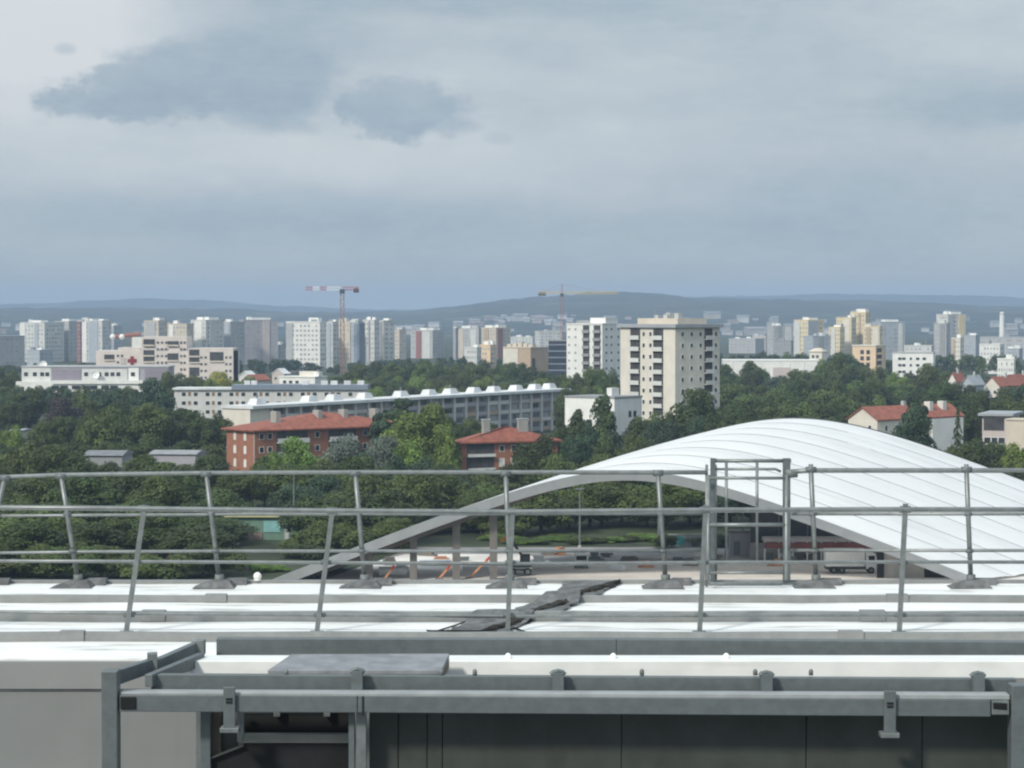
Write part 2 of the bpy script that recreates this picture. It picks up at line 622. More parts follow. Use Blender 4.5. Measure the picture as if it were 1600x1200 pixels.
FY = 20.9
far_posts = [(-30, 8, 744), (122, 95, 741), (343, 322, 738), (570, 555, 737), (797, 790, 737), (1040, 1028, 736), (1275, 1267, 731), (1517, 1510, 731), (1750, 1745, 731), (1990, 1986, 731)]
for (xb, xt, yt) in far_posts:
    zb = ZR(FY) + 0.03
    b = Vector((XA(xb, FY, 920), FY, zb))
    tp = W(xt, yt, FY - 0.06)
    gp(gfar, MB().tube([b, tp + (tp - b).normalized() * (0.03 if xt > 1200 else 0.0)], 0.021, 8), 'post', galv_pipe)
    # felt covered foot: a low block with sloping sides and a smaller block behind it
    m = MB()
    for (cx, cy, w, d, h, tw) in ((b.x - 0.03, FY - 0.10, 0.36, 0.22, 0.055, 0.16), (b.x + 0.10, FY + 0.09, 0.26, 0.14, 0.05, 0.16)):
        zz = ZR(cy) + 0.004
        q = [Vector((cx + sx * w / 2, cy + sy * d / 2, zz)) for sx, sy in ((-1, -1), (1, -1), (1, 1), (-1, 1))]
        q2 = [Vector((cx + 0.05 + sx * tw / 2, cy + 0.02 + sy * d / 3, zz + h)) for sx, sy in ((-1, -1), (1, -1), (1, 1), (-1, 1))]
        m.add(q + q2, [(3, 2, 1, 0), (4, 5, 6, 7), (0, 1, 5, 4), (1, 2, 6, 5), (2, 3, 7, 6), (3, 0, 4, 7)])
    gp(gfar, m, 'felt_foot', felt, sm=False)
    gp(gfar, MB().tube([(b.x, FY, ZR(FY) + 0.01), (b.x, FY, ZR(FY) + 0.10)], 0.04, 8), 'post_socket', steel_dark)
RAILY = FY - 0.06
for (xb, xt, yt) in far_posts:
    c = W(xt, yt + 3, RAILY)
    gp(gfar, MB().tube([c - Vector((0.045, 0, 0)), c + Vector((0.045, 0, 0))], 0.027, 8), 'rail_clamp', galv)
    for yy in (803.5, 861):
        f = (920 - yy) / 183.0
        c = W(lerp(xb, xt, f), yy, FY - 0.04)
        gp(gfar, MB().tube([c - Vector((0.03, 0, 0)), c + Vector((0.03, 0, 0))], 0.018, 7), 'rail_clamp', galv)
gp(gfar, MB().tube([W(x, y, RAILY) for x, y in ((-150, 749), (0, 745.5), (95, 742), (322, 739), (555, 738), (790, 738), (1028, 738), (1106, 738))], 0.019, 8), 'top_rail', galv_pipe)
gp(gfar, MB().tube([W(x, y, RAILY) for x, y in ((1236, 737), (1267, 735), (1510, 735), (1990, 736))], 0.021, 8), 'top_rail', galv_pipe)
for (ys, r) in (((807, 805, 803.5, 803, 803), 0.014), ((866, 862, 861, 861, 860), 0.0145)):
    gp(gfar, MB().tube([W(x, y, FY - 0.03) for x, y in zip((-150, 150, 400, 800, 1106), ys)], r, 7), 'mid_rail', galv_pipe)
    gp(gfar, MB().tube([W(x, y, FY - 0.03) for x, y in ((1236, ys[4]), (1990, ys[4] + 0.5))], r, 7), 'mid_rail', galv_pipe)
NY = 18.2
near_posts = [(-105, -72, 789), (197, 226, 789), (495, 520, 793), (793, 801, 793), (1093, 1103, 789), (1405, 1415, 787), (1725, 1733, 787), (2040, 2048, 787)]
for (xb, xt, yt) in near_posts:
    b = Vector((XA(xb, NY, 990), NY, ZR(NY) + 0.002))
    tp = W(xt, yt, NY + 0.05)
    gp(gnear, MB().beam(b, tp, 0.036, 0.028, up=(0, 1, 0)), 'post', galv_pipe, sm=False)
    gp(gnear, MB().box(b.x - 0.05, b.x + 0.05, NY - 0.05, NY + 0.05, ZR(NY) + 0.002, ZR(NY) + 0.016), 'base_plate', galv)
for (xb, xt, yt) in near_posts:
    for yy, r in ((pl([(150, 794), (500, 798), (800, 800), (1100, 797), (1400, 796)], xt), 0.027), (879, 0.018), (961, 0.018)):
        f = (996 - yy) / (996 - yt)
        c = W(lerp(xb, xt, f), yy, NY + 0.05 * f + 0.012)
        gp(gnear, MB().tube([c - Vector((0.04, 0, 0)), c + Vector((0.04, 0, 0))], r, 8), 'rail_clamp', galv)
for (ys, r) in (((792, 794, 798, 800, 797, 796, 797), 0.0195), ((876, 877, 879, 881, 879, 878, 879), 0.0135), ((954, 958, 961, 963, 962, 961, 962), 0.0135)):
    gp(gnear, MB().tube([W(x, y, NY + (0.06 if r > 0.02 else 0.04)) for x, y in zip((-150, 150, 500, 800, 1100, 1400, 2050), ys)], r, 8), 'top_rail' if r > 0.02 else 'mid_rail', galv_pipe)

# access gate in the far rail
GY = 20.75
gate = thing('roof_access_gate', 'tubular steel access gate standing taller than the rails of the guard rail', 'gate', (XA(1168, GY), GY, ZR(GY)))
gz = ZA(913, GY)


def gt(m, name, mt=galv_pipe, sm=True):
    return gp(gate, m, name, mt, sm)


def P(x, y, dy=0.0):
    return W(x, y, GY + dy)


gt(MB().tube([P(1107, 742), P(1106, 905), P(1112, 912), P(1222, 912), P(1228, 905), P(1229, 742)], 0.017, 8), 'swing_frame')
for (y, r) in ((747, 0.014), (820, 0.017), (878, 0.013), (895, 0.013)):
    gt(MB().tube([P(1107, y), P(1228, y)], r, 7), 'cross_bar')
for (x, y0, y1) in ((1135, 721, 878), (1183, 721, 878)):
    gt(MB().tube([P(x, y0, 0.25), P(x, y1, 0.25)], 0.0135, 7), 'upright_bar')
gt(MB().tube([P(1112, 720, 0.25), P(1236, 720, 0.25)], 0.016, 8), 'top_bar')
gt(MB().tube([P(1116, 733, 0.25), P(1212, 733, 0.25), P(1220, 737, 0.25)], 0.012, 7), 'cross_bar')
for (x, w_) in ((1114, 0.042), (1229, 0.062)):
    bt = P(x, 905, 0.25)
    bt.z = ZR(21.0) + 0.004
    gt(MB().beam(bt, P(x, 716, 0.25), w_, 0.05, up=(0, 1, 0)), 'gate_post', galv, sm=False)
    gt(MB().box(bt.x - 0.08, bt.x + 0.08, 20.93, 21.06, ZR(21.0) + 0.002, ZR(21.0) + 0.02), 'base_plate', steel_dark, sm=False)
m = MB()
m.tube([P(1228, 740, 0.1), P(1246, 740, 0.1)], 0.035, 10)
gt(m, 'latch_barrel', steel_dark)
for x in (1104, 1118):
    bt = P(x, 905, 0.42 if x == 1118 else 0.1)
    gt(MB().tube([Vector((bt.x, bt.y, ZR(bt.y) if bt.y < RY1 else RZ1)), P(x, 726, 0.42 if x == 1118 else 0.1)], 0.013, 7), 'upright_bar')

vc = tag(MB().lathe([(0.03, 0), (0.03, 0.02), (0.036, 0.03), (0.033, 0.052), (0.02, 0.068), (0.005, 0.074)], 14).build('vent_cap', sheet_white),
         'small white domed vent cap at the far edge of the metal roof', 'vent')
vc.location = (XA(401, 21.04), 21.06, RZ1 + 0.026)

# ------------------------------------------------------------------ galvanised frame in front of the roof edge
fr = thing('steel_frame', 'galvanised steel beam frame bolted in front of the roof edge', 'steel frame', (-2.49, 14.8, 31.5))


def sp(m, name, mt=galv, sm=False, bv=0.0):
    o = fr.location
    m.v = [(x - o.x, y - o.y, z - o.z) for (x, y, z) in m.v]
    m.sm = sm
    ob = m.build(name, mt, fr)
    if bv:
        bevel(ob, bv)
    return ob


def hbeam(x0, y0a, y0b, x1, y1a, y1b, Y0, Y1, th, name, mt=galv):
    """upright plate/box between two ends, photograph tops (a) and bottoms (b)"""
    m = MB()
    a0, b0, a1, b1 = W(x0, y0a, Y0), W(x0, y0b, Y0), W(x1, y1a, Y1), W(x1, y1b, Y1)
    d = (a1 - a0)
    d.z = 0
    s = Vector((-d.y, d.x, 0)).normalized() * th
    if s.y < 0:
        s = -s
    vs = [b0, b1, b1 + s, b0 + s, a0, a1, a1 + s, a0 + s]
    m.add(vs, [(0, 3, 2, 1), (4, 5, 6, 7), (0, 1, 5, 4), (1, 2, 6, 5), (2, 3, 7, 6), (3, 0, 4, 7)])
    return sp(m, name, mt, bv=0.004)


BY, FYB = 16.2, 14.85
hbeam(338, 998, 1024, 963, 999, 1027, BY, BY, 0.10, 'back_beam')
hbeam(963.6, 999, 1027, 1680, 1004, 1031, BY, BY, 0.10, 'back_beam')
hbeam(338, 1024.5, 1030, 1680, 1032, 1036, BY - 0.05, BY - 0.05, 0.14, 'beam_flange', steel_dark)
hbeam(186, 1086, 1112, 558, 1087.5, 1113.5, FYB, FYB, 0.09, 'front_beam')
hbeam(559, 1087.5, 1113.5, 1548, 1094, 1120, FYB, FYB, 0.09, 'front_beam')
hbeam(188, 1081.5, 1085.7, 1578, 1085.5, 1093.6, FYB + 0.01, FYB + 0.01, 0.12, 'beam_flange', mat('flange_lit', (0.30, 0.32, 0.33), rough=0.5, var=0.1, scale=7))  # paler copy of the steel, coloured as the flange's lit top
hbeam(236, 1054, 1079, 1588, 1061, 1084, FYB + 0.22, FYB + 0.22, 0.07, 'upper_rail')
# side arm running back to the roof edge
hbeam(181, 1049, 1072, 240, 1030, 1051, FYB + 0.06, 15.35, 0.05, 'side_arm')
hbeam(243, 1033, 1050, 312, 1003, 1023, 15.36, 16.05, 0.05, 'side_arm')
hbeam(238, 1054, 1074, 320, 1020, 1038, 15.0, 15.9, 0.05, 'inner_arm')
hbeam(230, 1022, 1052, 246, 1021, 1051, 15.33, 15.34, 0.09, 'arm_bracket', steel_dark)
hbeam(305, 1001, 1024, 319, 1001, 1024, 16.0, 16.0, 0.09, 'arm_bracket', steel_dark)
# corner posts
for (x0, x1, yt) in ((158, 183, 1049), (1581, 1612, 1071)):
    a = W(x0, yt, FYB - 0.02)
    b = W(x1, yt, FYB - 0.02)
    sp(MB().box(a.x, b.x, FYB - 0.02, FYB + 0.11, 31.505, a.z), 'corner_post', bv=0.006)
hbeam(188, 1089, 1108, 212, 1089, 1108, FYB - 0.012, FYB - 0.012, 0.01, 'end_opening', opening_black)
hbeam(1550, 1095, 1117, 1577, 1095, 1117, FYB - 0.012, FYB - 0.012, 0.10, 'end_opening', steel_dark)
hbeam(1552, 1098, 1108, 1574, 1099, 1110, FYB - 0.016, FYB - 0.016, 0.01, 'end_opening', opening_black)
# clamps along the rail
for i, (x, yt, yb) in enumerate(((557, 1050, 1088), (872, 1053, 1087), (1199, 1055, 1089), (1531, 1056, 1092))):
    m = MB()
    a = W(x, yt, FYB + 0.10)
    b = W(x, yb, FYB + 0.10)
    m.box(a.x - 0.035, a.x + 0.035, FYB + 0.12, FYB + 0.2, b.z, a.z)
    m.tube([(a.x - 0.045, FYB + 0.17, a.z - 0.014), (a.x - 0.03, FYB + 0.17, a.z + 0.002), (a.x, FYB + 0.17, a.z + 0.009), (a.x + 0.03, FYB + 0.17, a.z + 0.002), (a.x + 0.045, FYB + 0.17, a.z - 0.014)], 0.013, 8)
    sp(m, 'clamp', galv)
for x in (742, 1003, 1267, 447, 690, 1180):
    a = W(x, 1055, FYB + 0.26)
    sp(MB().lathe([(0.014, -0.02), (0.014, 0.008), (0.009, 0.016), (0.002, 0.02)], 8, (a.x, FYB + 0.26, a.z + 0.02)), 'bolt', steel_dark, sm=True)
# hanging brackets with foot plates
for (x, yt, yb) in ((358, 1074, 1142), (1391, 1080, 1150)):
    a = W(x, yt, FYB - 0.03)
    b = W(x, yb, FYB - 0.03)
    sp(MB().box(a.x - 0.036, a.x + 0.036, FYB - 0.03, FYB - 0.006, b.z, a.z), 'hanger', bv=0.003)
    sp(MB().box(a.x - 0.058, a.x + 0.058, FYB - 0.04, FYB + 0.06, b.z - 0.012, b.z + 0.018), 'hanger_foot', galv_pipe, bv=0.004)
    for k in (0.36, 0.46):
        zz = lerp(b.z, a.z, 1 - k * 0.75)
        sp(MB().box(a.x - 0.02, a.x + 0.02, FYB - 0.034, FYB - 0.028, zz - 0.007, zz + 0.007), 'slot', opening_black)
# upright channel
for (x, w_, mt) in ((549, 0.035, galv), (564, 0.06, galv_pipe)):
    a = W(x, 1089 if x == 549 else 1112, FYB + 0.1)
    sp(MB().box(a.x - w_ / 2, a.x + w_ / 2, FYB + 0.10, FYB + 0.17, 31.505, a.z), 'upright_channel', mt)
a = W(567, 1088, FYB - 0.003)
sp(MB().box(a.x - 0.005, a.x + 0.005, FYB - 0.006, FYB - 0.002, a.z - 0.12, a.z), 'joint_gap', opening_black)

# white insulated panel edges lying inside the frame
for (x0, x1, lab) in ((292, 452, 'short white insulated panel at the closed left end of the steel frame'), (694, 1620, 'long white insulated panel lying between the two frame beams')):
    a, b = W(x0, 1032, 15.75), W(x1, 1034 if x0 > 500 else 1032, 15.75)
    o = MB().box(0, b.x - a.x, -0.02, 0.25, -0.115, 0).build('insulated_panel', white_panel)
    o.location = (a.x, 15.75, a.z)
    bevel(o, 0.006)
    tag(o, lab.replace('closed left end', 'side arm end'), 'panel')
    # carried on bearers down to the deck
    m = MB()
    for k in (0.12, 0.5, 0.88):
        xx = lerp(0.0, b.x - a.x, k)
        m.box(xx - 0.03, xx + 0.03, 0.06, 0.12, 31.505 - a.z, -0.11)
    m.build('bearer', steel_dark, o)
    if x0 > 500:
        for px in (794, 957, 1132):
            c = W(px, 1030, 15.98)
            MB().lathe([(0.022, 0), (0.022, 0.016), (0.012, 0.03), (0.003, 0.034)], 8, (c.x - a.x, 0.10, 0.001)).build('fixing_cap', sheet_white, o)
# grey hatch plate on feet
hA, hB, hC, hD = W(418, 1047, 15.15), W(690, 1047, 15.15), W(702, 1021, 15.62), W(455, 1022, 15.62)
hatch = thing('hatch_plate', 'dull grey sloping metal plate resting on the steel frame', 'plate', (hA.x, 15.15, hA.z))
m = MB()
q = [p - Vector(hatch.location) for p in (hA, hB, hC, hD)]
m.add([p - Vector((0, 0, 0.028)) for p in q] + q, [(3, 2, 1, 0), (4, 5, 6, 7), (0, 1, 5, 4), (1, 2, 6, 5), (2, 3, 7, 6), (3, 0, 4, 7)])
bevel(m.build('plate', mat('dull_plate', (0.24, 0.25, 0.27), rough=0.55, metal=0.2, var=0.2, scale=6, tint=((0.12, 0.12, 0.12), 9, 0.66)), hatch), 0.004)
for (t, s) in ((0.04, 0.1), (0.33, 0.1), (0.66, 0.1), (0.95, 0.1), (0.95, 0.85), (0.05, 0.85)):
    p = q[0].lerp(q[1], t).lerp(q[3].lerp(q[2], t), s)
    MB().box(p.x - 0.02, p.x + 0.02, p.y - 0.02, p.y + 0.02, p.z - 0.3, p.z - 0.026).build('foot', steel_dark, hatch)
m = MB()
m.add([q[1] + Vector((0, 0.02, -0.09)), q[2] + Vector((0, -0.02, -0.09)), q[2] + Vector((0, -0.02, -0.028)), q[1] + Vector((0, 0.02, -0.028)),
       q[1] + Vector((-0.02, 0.02, -0.09)), q[2] + Vector((-0.02, -0.02, -0.09)), q[2] + Vector((-0.02, -0.02, -0.028)), q[1] + Vector((-0.02, 0.02, -0.028))],
      [(0, 1, 2, 3), (7, 6, 5, 4), (0, 4, 5, 1), (1, 5, 6, 2), (2, 6, 7, 3), (3, 7, 4, 0)])
m.build('side_skirt', mat('rusty_skirt', (0.16, 0.14, 0.10), var=0.3, scale=12), hatch)

# dark plant enclosure under the frame
EY = 15.12
en = thing('plant_enclosure', 'dark clad plant enclosure below the galvanised frame', 'enclosure', (XA(1000, EY), EY, 31.5))


def ep(m, name, mt, bv=0.0):
    o = en.location
    m.v = [(x - o.x, y - o.y, z - o.z) for (x, y, z) in m.v]
    ob = m.build(name, mt, en)
    if bv:
        bevel(ob, bv)
    return ob


def erect(x0, x1, y0, y1, Y, th, name, mt, bv=0.0):
    a, b = W(x0, y0, Y), W(x1, y1, Y)
    return ep(MB().box(a.x, b.x, Y, Y + th, b.z, a.z), name, mt, bv)


zt = ZA(1110, EY)
for (x0, x1) in ((577, 622), (622.8, 667), (667.8, 691), (691.8, 971), (971.7, 1259.5), (1260.5, 1441), (1441.7, 1600)):
    ep(MB().box(XA(x0, EY, 1110), XA(x1, EY, 1110), EY, EY + 0.05, 31.505, zt), 'cladding_panel', panel_dark, 0.006)
ep(MB().box(XA(577, EY), XA(1600, EY), EY + 0.052, EY + 0.9, 31.505, zt - 0.02), 'core', opening_black)
# open louvre box at the end next to the grey wall
erect(313, 330, 1112, 1500, EY - 0.05, 0.10, 'frame_upright', galv, 0.004)
erect(331, 346, 1112, 1500, EY + 0.02, 0.10, 'frame_upright', mat('brown_side', (0.10, 0.09, 0.08), var=0.2))
erect(370, 381, 1112, 1160, EY - 0.02, 0.06, 'frame_upright', galv_pipe, 0.004)
erect(382, 545, 1114, 1147, EY + 0.12, 0.04, 'opening', opening_black)
erect(378, 547, 1148, 1161, EY - 0.02, 0.08, 'sill', mat('sill_grey', (0.19, 0.195, 0.18), var=0.1, scale=6), 0.004)
m = MB()
pts = [W(326, 1184, EY), W(381, 1163, EY), W(546, 1163, EY)]
ptb = [Vector((p.x, EY, 31.505)) for p in pts]
m.add(pts + ptb + [p + Vector((0, 0.05, 0)) for p in pts + ptb], [(0, 3, 4, 1), (1, 4, 5, 2), (6, 7, 10, 9), (7, 8, 11, 10), (0, 1, 7, 6), (1, 2, 8, 7)])
ep(m, 'opening', opening_black)
ep(MB().beam(W(322, 1187, EY - 0.02), W(381, 1164, EY - 0.02), 0.03, 0.012), 'slanted_edge', panel_dark)
erect(346, 372, 1112, 1178, EY + 0.10, 0.04, 'back_plate', mat('back_plate', (0.12, 0.12, 0.115), var=0.2))

# ------------------------------------------------------------------ the white arched hall
membrane = mat('white_membrane', (0.85, 0.86, 0.87), rough=0.55, var=0.025, scale=0.12, streak=((0.56, 0.57, 0.58), (0.04, 0.35, 0.04), 0.5))
seam_m = mat('membrane_seam', (0.62, 0.63, 0.65), rough=0.6, var=0.1, scale=1)
fascia_m = mat('grey_fascia', (0.27, 0.28, 0.29), rough=0.6, var=0.08, scale=0.4)
mt_ = membrane.node_tree
_t = NT(mt_)
_tr = _t.n('ShaderNodeBsdfTranslucent')
_tr.inputs['Color'].default_value = (0.80, 0.80, 0.78, 1)
_mx = _t.n('ShaderNodeMixShader')
_mx.inputs[0].default_value = 0.22
_po = [n for n in mt_.nodes if n.type == 'BSDF_PRINCIPLED'][0]
_oo = [n for n in mt_.nodes if n.type == 'OUTPUT_MATERIAL'][0]
_t.link(_po.outputs[0], _mx.inputs[1])
_t.link(_tr.outputs[0], _mx.inputs[2])
_t.link(_mx.outputs[0], _oo.inputs['Surface'])
soffit_m = mat('brown_soffit', (0.16, 0.14, 0.125), rough=0.85, var=0.2, scale=0.3)
concrete = mat('concrete', (0.34, 0.33, 0.31), rough=0.85, var=0.15, scale=0.4)
concrete_dark = mat('dark_concrete', (0.15, 0.14, 0.13), rough=0.85, var=0.15, scale=0.5)
dark_glazing = mat('dark_blue_glazing', (0.022, 0.027, 0.036), rough=0.35, var=0.25, scale=0.2, spec=0.5)
VY0, VY1 = 325.0, 369.0
PK0, PK1 = W(978, 736.5, VY0), W(1245, 654, VY1)
AW, AM = 13.0, 0.405


def vault(t, u, dz=0.0):
    """t: front..back, u: metres sideways from the crest"""
    c = PK0.lerp(PK1, t)
    zt_ = lerp(PK0.z, PK1.z, 1 - (1 - t) ** 1.25)
    s = 1.0 + 0.06 * t
    return Vector((c.x + u, c.y, zt_ - (math.sqrt(1 + (u / (AW * s)) ** 2) - 1) * AW * s * AM + dz))


def tmax(u):
    """how far back the shell reaches: the low leg at the open side narrows to a slim arch"""
    if u > -16:
        return 1.0
    k = min((-16 - u) / 22.0, 1.0)
    return lerp(1.0, 0.40, k * k * (3 - 2 * k))


def shell(v, u, dz=0.0):
    return vault(v * tmax(u), u, dz)


def foot(t, zmin, sgn):
    lo, hi = 0.0, 90.0
    for _ in range(30):
        mid = (lo + hi) / 2
        if vault(t, sgn * mid).z > zmin:
            lo = mid
        else:
            hi = mid
    return sgn * lo


vh = thing('arched_hall', 'huge white arched membrane roof hall open at its front', 'hall', (PK0.x, VY0, 0))


def vp(m, name, mt, sm=False):
    o = vh.location
    m.v = [(x - o.x, y - o.y, z - o.z) for (x, y, z) in m.v]
    m.sm = sm
    return m.build(name, mt, vh)


NP = 8


def us(v, zmin, n):
    """sideways stations from foot to foot for the line v of the shell"""
    lo, hi = 0.0, 90.0
    for _ in range(30):
        mid = (lo + hi) / 2
        if shell(v, -mid).z > zmin:
            lo = mid
        else:
            hi = mid
    l = -lo
    r = foot(v, zmin, 1)
    return [lerp(l, r, i / n) for i in range(n + 1)]


for k in range(NP):
    t0, t1 = k / NP, (k + 1) / NP
    rows = []
    for j in range(6):
        v = lerp(t0 + 0.0025, t1 - 0.0025, j / 5)
        bulge = 0.16 * math.sin(math.pi * j / 5) ** 0.6
        rows.append([shell(v, u, bulge) for u in us(v, 0.25, 90)])
    vp(MB().grid(rows), 'roof_panel', membrane, True)
    if k:
        m = MB()
        uu = us(t0, 0.25, 90)
        m.grid([[shell(t0 + s * 0.0022, u, 0.04) for u in uu] for s in (-1, 1)])
        vp(m, 'seam', seam_m, True)
# soffit below the skin, front and back fascias
TH = 1.2
rows = []
for j in range(9):
    v = lerp(0.004, 0.996, j / 8)
    rows.append([shell(v, u, -TH) for u in reversed([q for q in us(v, TH + 0.1, 140) ][:58])])
vp(MB().grid(rows), 'soffit', soffit_m, True)
for (t, nm) in ((0.0, 'front_fascia'), (1.0, 'back_fascia')):
    m = MB()
    dy = -0.35 if t == 0 else 0.35
    up, dn, bk, bd = [], [], [], []
    for u in us(t, 0.1, 90):
        p = shell(t, u, 0.12)
        q = shell(t, u, -TH)
        q.z = max(q.z, -0.2)
        up.append(p + Vector((0, dy, 0)))
        dn.append(q + Vector((0, dy, 0)))
        bk.append(p + Vector((0, -dy * 0.6, 0)))
        bd.append(q + Vector((0, -dy * 0.6, 0)))
    m.grid([bk, up, dn, bd])
    vp(m, nm, fascia_m)
# inner arch ribs under the shell
for v in (0.3, 0.62):
    m = MB()
    rows = [[], [], [], []]
    for u in us(v, TH + 0.6, 60):
        for rr, (dy, dz) in zip(rows, ((-0.25, -TH - 0.01), (-0.25, -TH - 0.5), (0.25, -TH - 0.5), (0.25, -TH - 0.01))):
            rr.append(shell(v, u, dz) + Vector((0, dy, 0)))
    m.grid(rows)
    vp(m, 'arch_rib', mat('rib_brown', (0.20, 0.18, 0.16), rough=0.8, var=0.1, scale=0.5))
# columns under the left leg
for (x, w_) in ((577, 11), (646, 11), (713, 12), (771, 12)):
    Yc = 328.0
    X = XA(x, Yc, 850)
    t = (Yc - VY0) / (VY1 - VY0)
    c = PK0.lerp(PK1, t)
    zt_ = vault(t, X - c.x, -TH).z
    hw = w_ / F * Yc / 2
    vp(MB().box(X - hw, X + hw, Yc - hw, Yc + hw, 0.02, max(zt_ + 0.4, 1.5)), 'column', concrete_dark)
# closed side at the right: dark glazed wall with light mullions, standing on a low wall
Yg = 358.0
t = (Yg - VY0) / (VY1 - VY0)
c = PK0.lerp(PK1, t)
x0, x1 = XA(1172, Yg, 830), XA(1486, Yg, 830)
N = 7
for i in range(N):
    a, b = lerp(x0, x1, i / N) + 0.05, lerp(x0, x1, (i + 1) / N) - 0.05
    za, zb = vault(t, a - c.x, -TH).z + 0.05, vault(t, b - c.x, -TH).z + 0.05
    m = MB()
    m.add([(a, Yg, 2.2), (b, Yg, 2.2), (b, Yg, zb), (a, Yg, za), (a, Yg + 0.2, 2.2), (b, Yg + 0.2, 2.2), (b, Yg + 0.2, zb), (a, Yg + 0.2, za)],
          [(0, 1, 2, 3), (7, 6, 5, 4), (0, 3, 7, 4), (1, 5, 6, 2), (3, 2, 6, 7), (0, 4, 5, 1)])
    vp(m, 'glazing_panel', dark_glazing)
    if i:
        vp(MB().box(a - 0.14, a + 0.04, Yg - 0.1, Yg + 0.1, 2.2, za), 'mullion', mat('mullion_grey', (0.14, 0.15, 0.16), var=0.1))
vp(MB().box(x0, x1, Yg + 0.02, Yg + 0.3, 0.0, 2.19), 'plinth', concrete)
# end block of the right leg: black slot, grey wall, dark doorway
for (xa, xb, yt, mt, dy, nm) in ((1371, 1381, 842, opening_black, 0.0, 'slot'), (1381.5, 1444, 848, concrete, 0.3, 'end_wall'), (1445, 1503, 880, opening_black, 0.6, 'doorway')):
    Yw = 330.0 + dy
    a = W(xa, yt, Yw)
    tt = (Yw - VY0) / (VY1 - VY0)
    cc = PK0.lerp(PK1, tt)
    bx = XA(xb, Yw, 880)
    za, zb = vault(tt, a.x - cc.x, -TH).z, vault(tt, bx - cc.x, -TH).z
    m = MB()
    m.add([(a.x, Yw, 0.02), (bx, Yw, 0.02), (bx, Yw, zb), (a.x, Yw, za), (a.x, Yw + 0.5, 0.02), (bx, Yw + 0.5, 0.02), (bx, Yw + 0.5, zb), (a.x, Yw + 0.5, za)],
          [(0, 1, 2, 3), (7, 6, 5, 4), (0, 3, 7, 4), (1, 5, 6, 2), (3, 2, 6, 7), (0, 4, 5, 1)])
    vp(m, nm, mt)

# ------------------------------------------------------------------ the yard under and beyond the arch
paving = mat('pale_paving', (0.64, 0.60, 0.565), rough=0.85, var=0.15, scale=0.12, tint=((0.34, 0.32, 0.30), 0.09, 0.60))
asphalt = mat('worn_asphalt', (0.24, 0.23, 0.225), rough=0.9, var=0.2, scale=0.2)
structure(MB().grid([[(-30, 312, 0.02), (95, 312, 0.02)], [(-20, 351, 0.02), (95, 351, 0.02)]]).build('paved_yard', paving))
structure(MB().grid([[(-20, 351.2, 0.024), (6, 351.2, 0.024)], [(-16, 363, 0.024), (2, 363, 0.024)]]).build('paved_apron', paving))
structure(MB().grid([[(-20, 351.2, 0.016), (95, 351.2, 0.016)], [(-15, 374, 0.016), (95, 374, 0.016)]]).build('service_road', asphalt))
structure(MB().box(6.5, 60, 351.0, 351.2, 0, 0.14).build('kerb', concrete))

graffiti = bpy.data.materials.new('graffiti_wall')
graffiti.use_nodes = True
t = NT(graffiti.node_tree)
p = graffiti.node_tree.nodes['Principled BSDF']
tc = t.n('ShaderNodeTexCoord')
vo = t.n('ShaderNodeTexVoronoi')
vo.inputs['Scale'].default_value = 0.55
t.link(tc.outputs['Object'], vo.inputs['Vector'])
n_a = t.noise(tc.outputs['Object'], 0.35, 3)
cc = t.mix(t.ramp(vo.outputs['Distance'], 0.35, 0.6), (0.06, 0.30, 0.33), (0.42, 0.46, 0.44))
cc = t.mix(t.ramp(n_a, 0.55, 0.6), cc, (0.36, 0.35, 0.34))
t.link(cc, p.inputs['Base Color'])
p.inputs['Roughness'].default_value = 0.8


def place(o, loc, rz=0.0):
    o.location = loc
    o.rotation_euler = (0, 0, rz)
    return o


# low painted wall, a grey kiosk and a stall with red band
gw = thing('painted_wall', 'low grey wall sprayed with turquoise graffiti below dark trees', 'wall', (XA(1044, 375, 850), 375, 0))
wl = XA(1148, 368, 850) - XA(1044, 368, 850)
MB().box(0, wl, 0, 0.3, 0, ZA(843, 368)).build('wall', graffiti, gw)
MB().box(-0.05, wl + 0.05, -0.06, 0.36, ZA(843, 368) + 0.002, ZA(843, 368) + 0.18).build('coping', concrete, gw)
kx0, kx1 = XA(1141, 361, 850), XA(1192, 361, 850)
kk = thing('grey_kiosk', 'small grey kiosk with an orange poster behind the access gate', 'kiosk', (kx0, 361, 0))
MB().box(0, kx1 - kx0, 0, 3, 0, ZA(832, 361)).build('body', mat('kiosk_grey', (0.30, 0.30, 0.33), var=0.1, scale=0.4), kk)
MB().box(-0.15, kx1 - kx0 + 0.15, -0.2, 3.2, ZA(832, 361) + 0.003, ZA(832, 361) + 0.2).build('roof', concrete_dark, kk)
MB().box((kx1 - kx0) * 0.62, (kx1 - kx0) * 0.9, -0.06, -0.003, 0.5, 2.2).build('poster', mat('orange_poster', (0.42, 0.19, 0.07), var=0.3, scale=1), kk)
MB().box((kx1 - kx0) * 0.1, (kx1 - kx0) * 0.3, -0.05, -0.003, 0.1, 2.1).build('door', steel_dark, kk)
sx0, sx1 = XA(1193, 353, 850), XA(1372, 353, 850)
sl = sx1 - sx0
st = thing('market_canopy', 'long low canopy with a faded red band beneath dark glazing', 'canopy', (sx0, 353, 0))
MB().box(0, sl, -0.8, 2.5, ZA(846, 353), ZA(843, 353) + 0.25).build('roof', mat('canopy_grey', (0.42, 0.40, 0.40), var=0.1), st)
MB().box(-0.02, sl + 0.02, -0.86, -0.802, ZA(856, 353), ZA(847, 353)).build('red_band', mat('faded_red', (0.24, 0.085, 0.08), var=0.2, scale=0.5), st)
for i in range(9):
    xx = lerp(0.1, sl - 0.1, i / 8)
    MB().box(xx - 0.1, xx + 0.1, -0.75, -0.55, 0, ZA(846, 353)).build('post', white_panel, st)
random.seed(3)
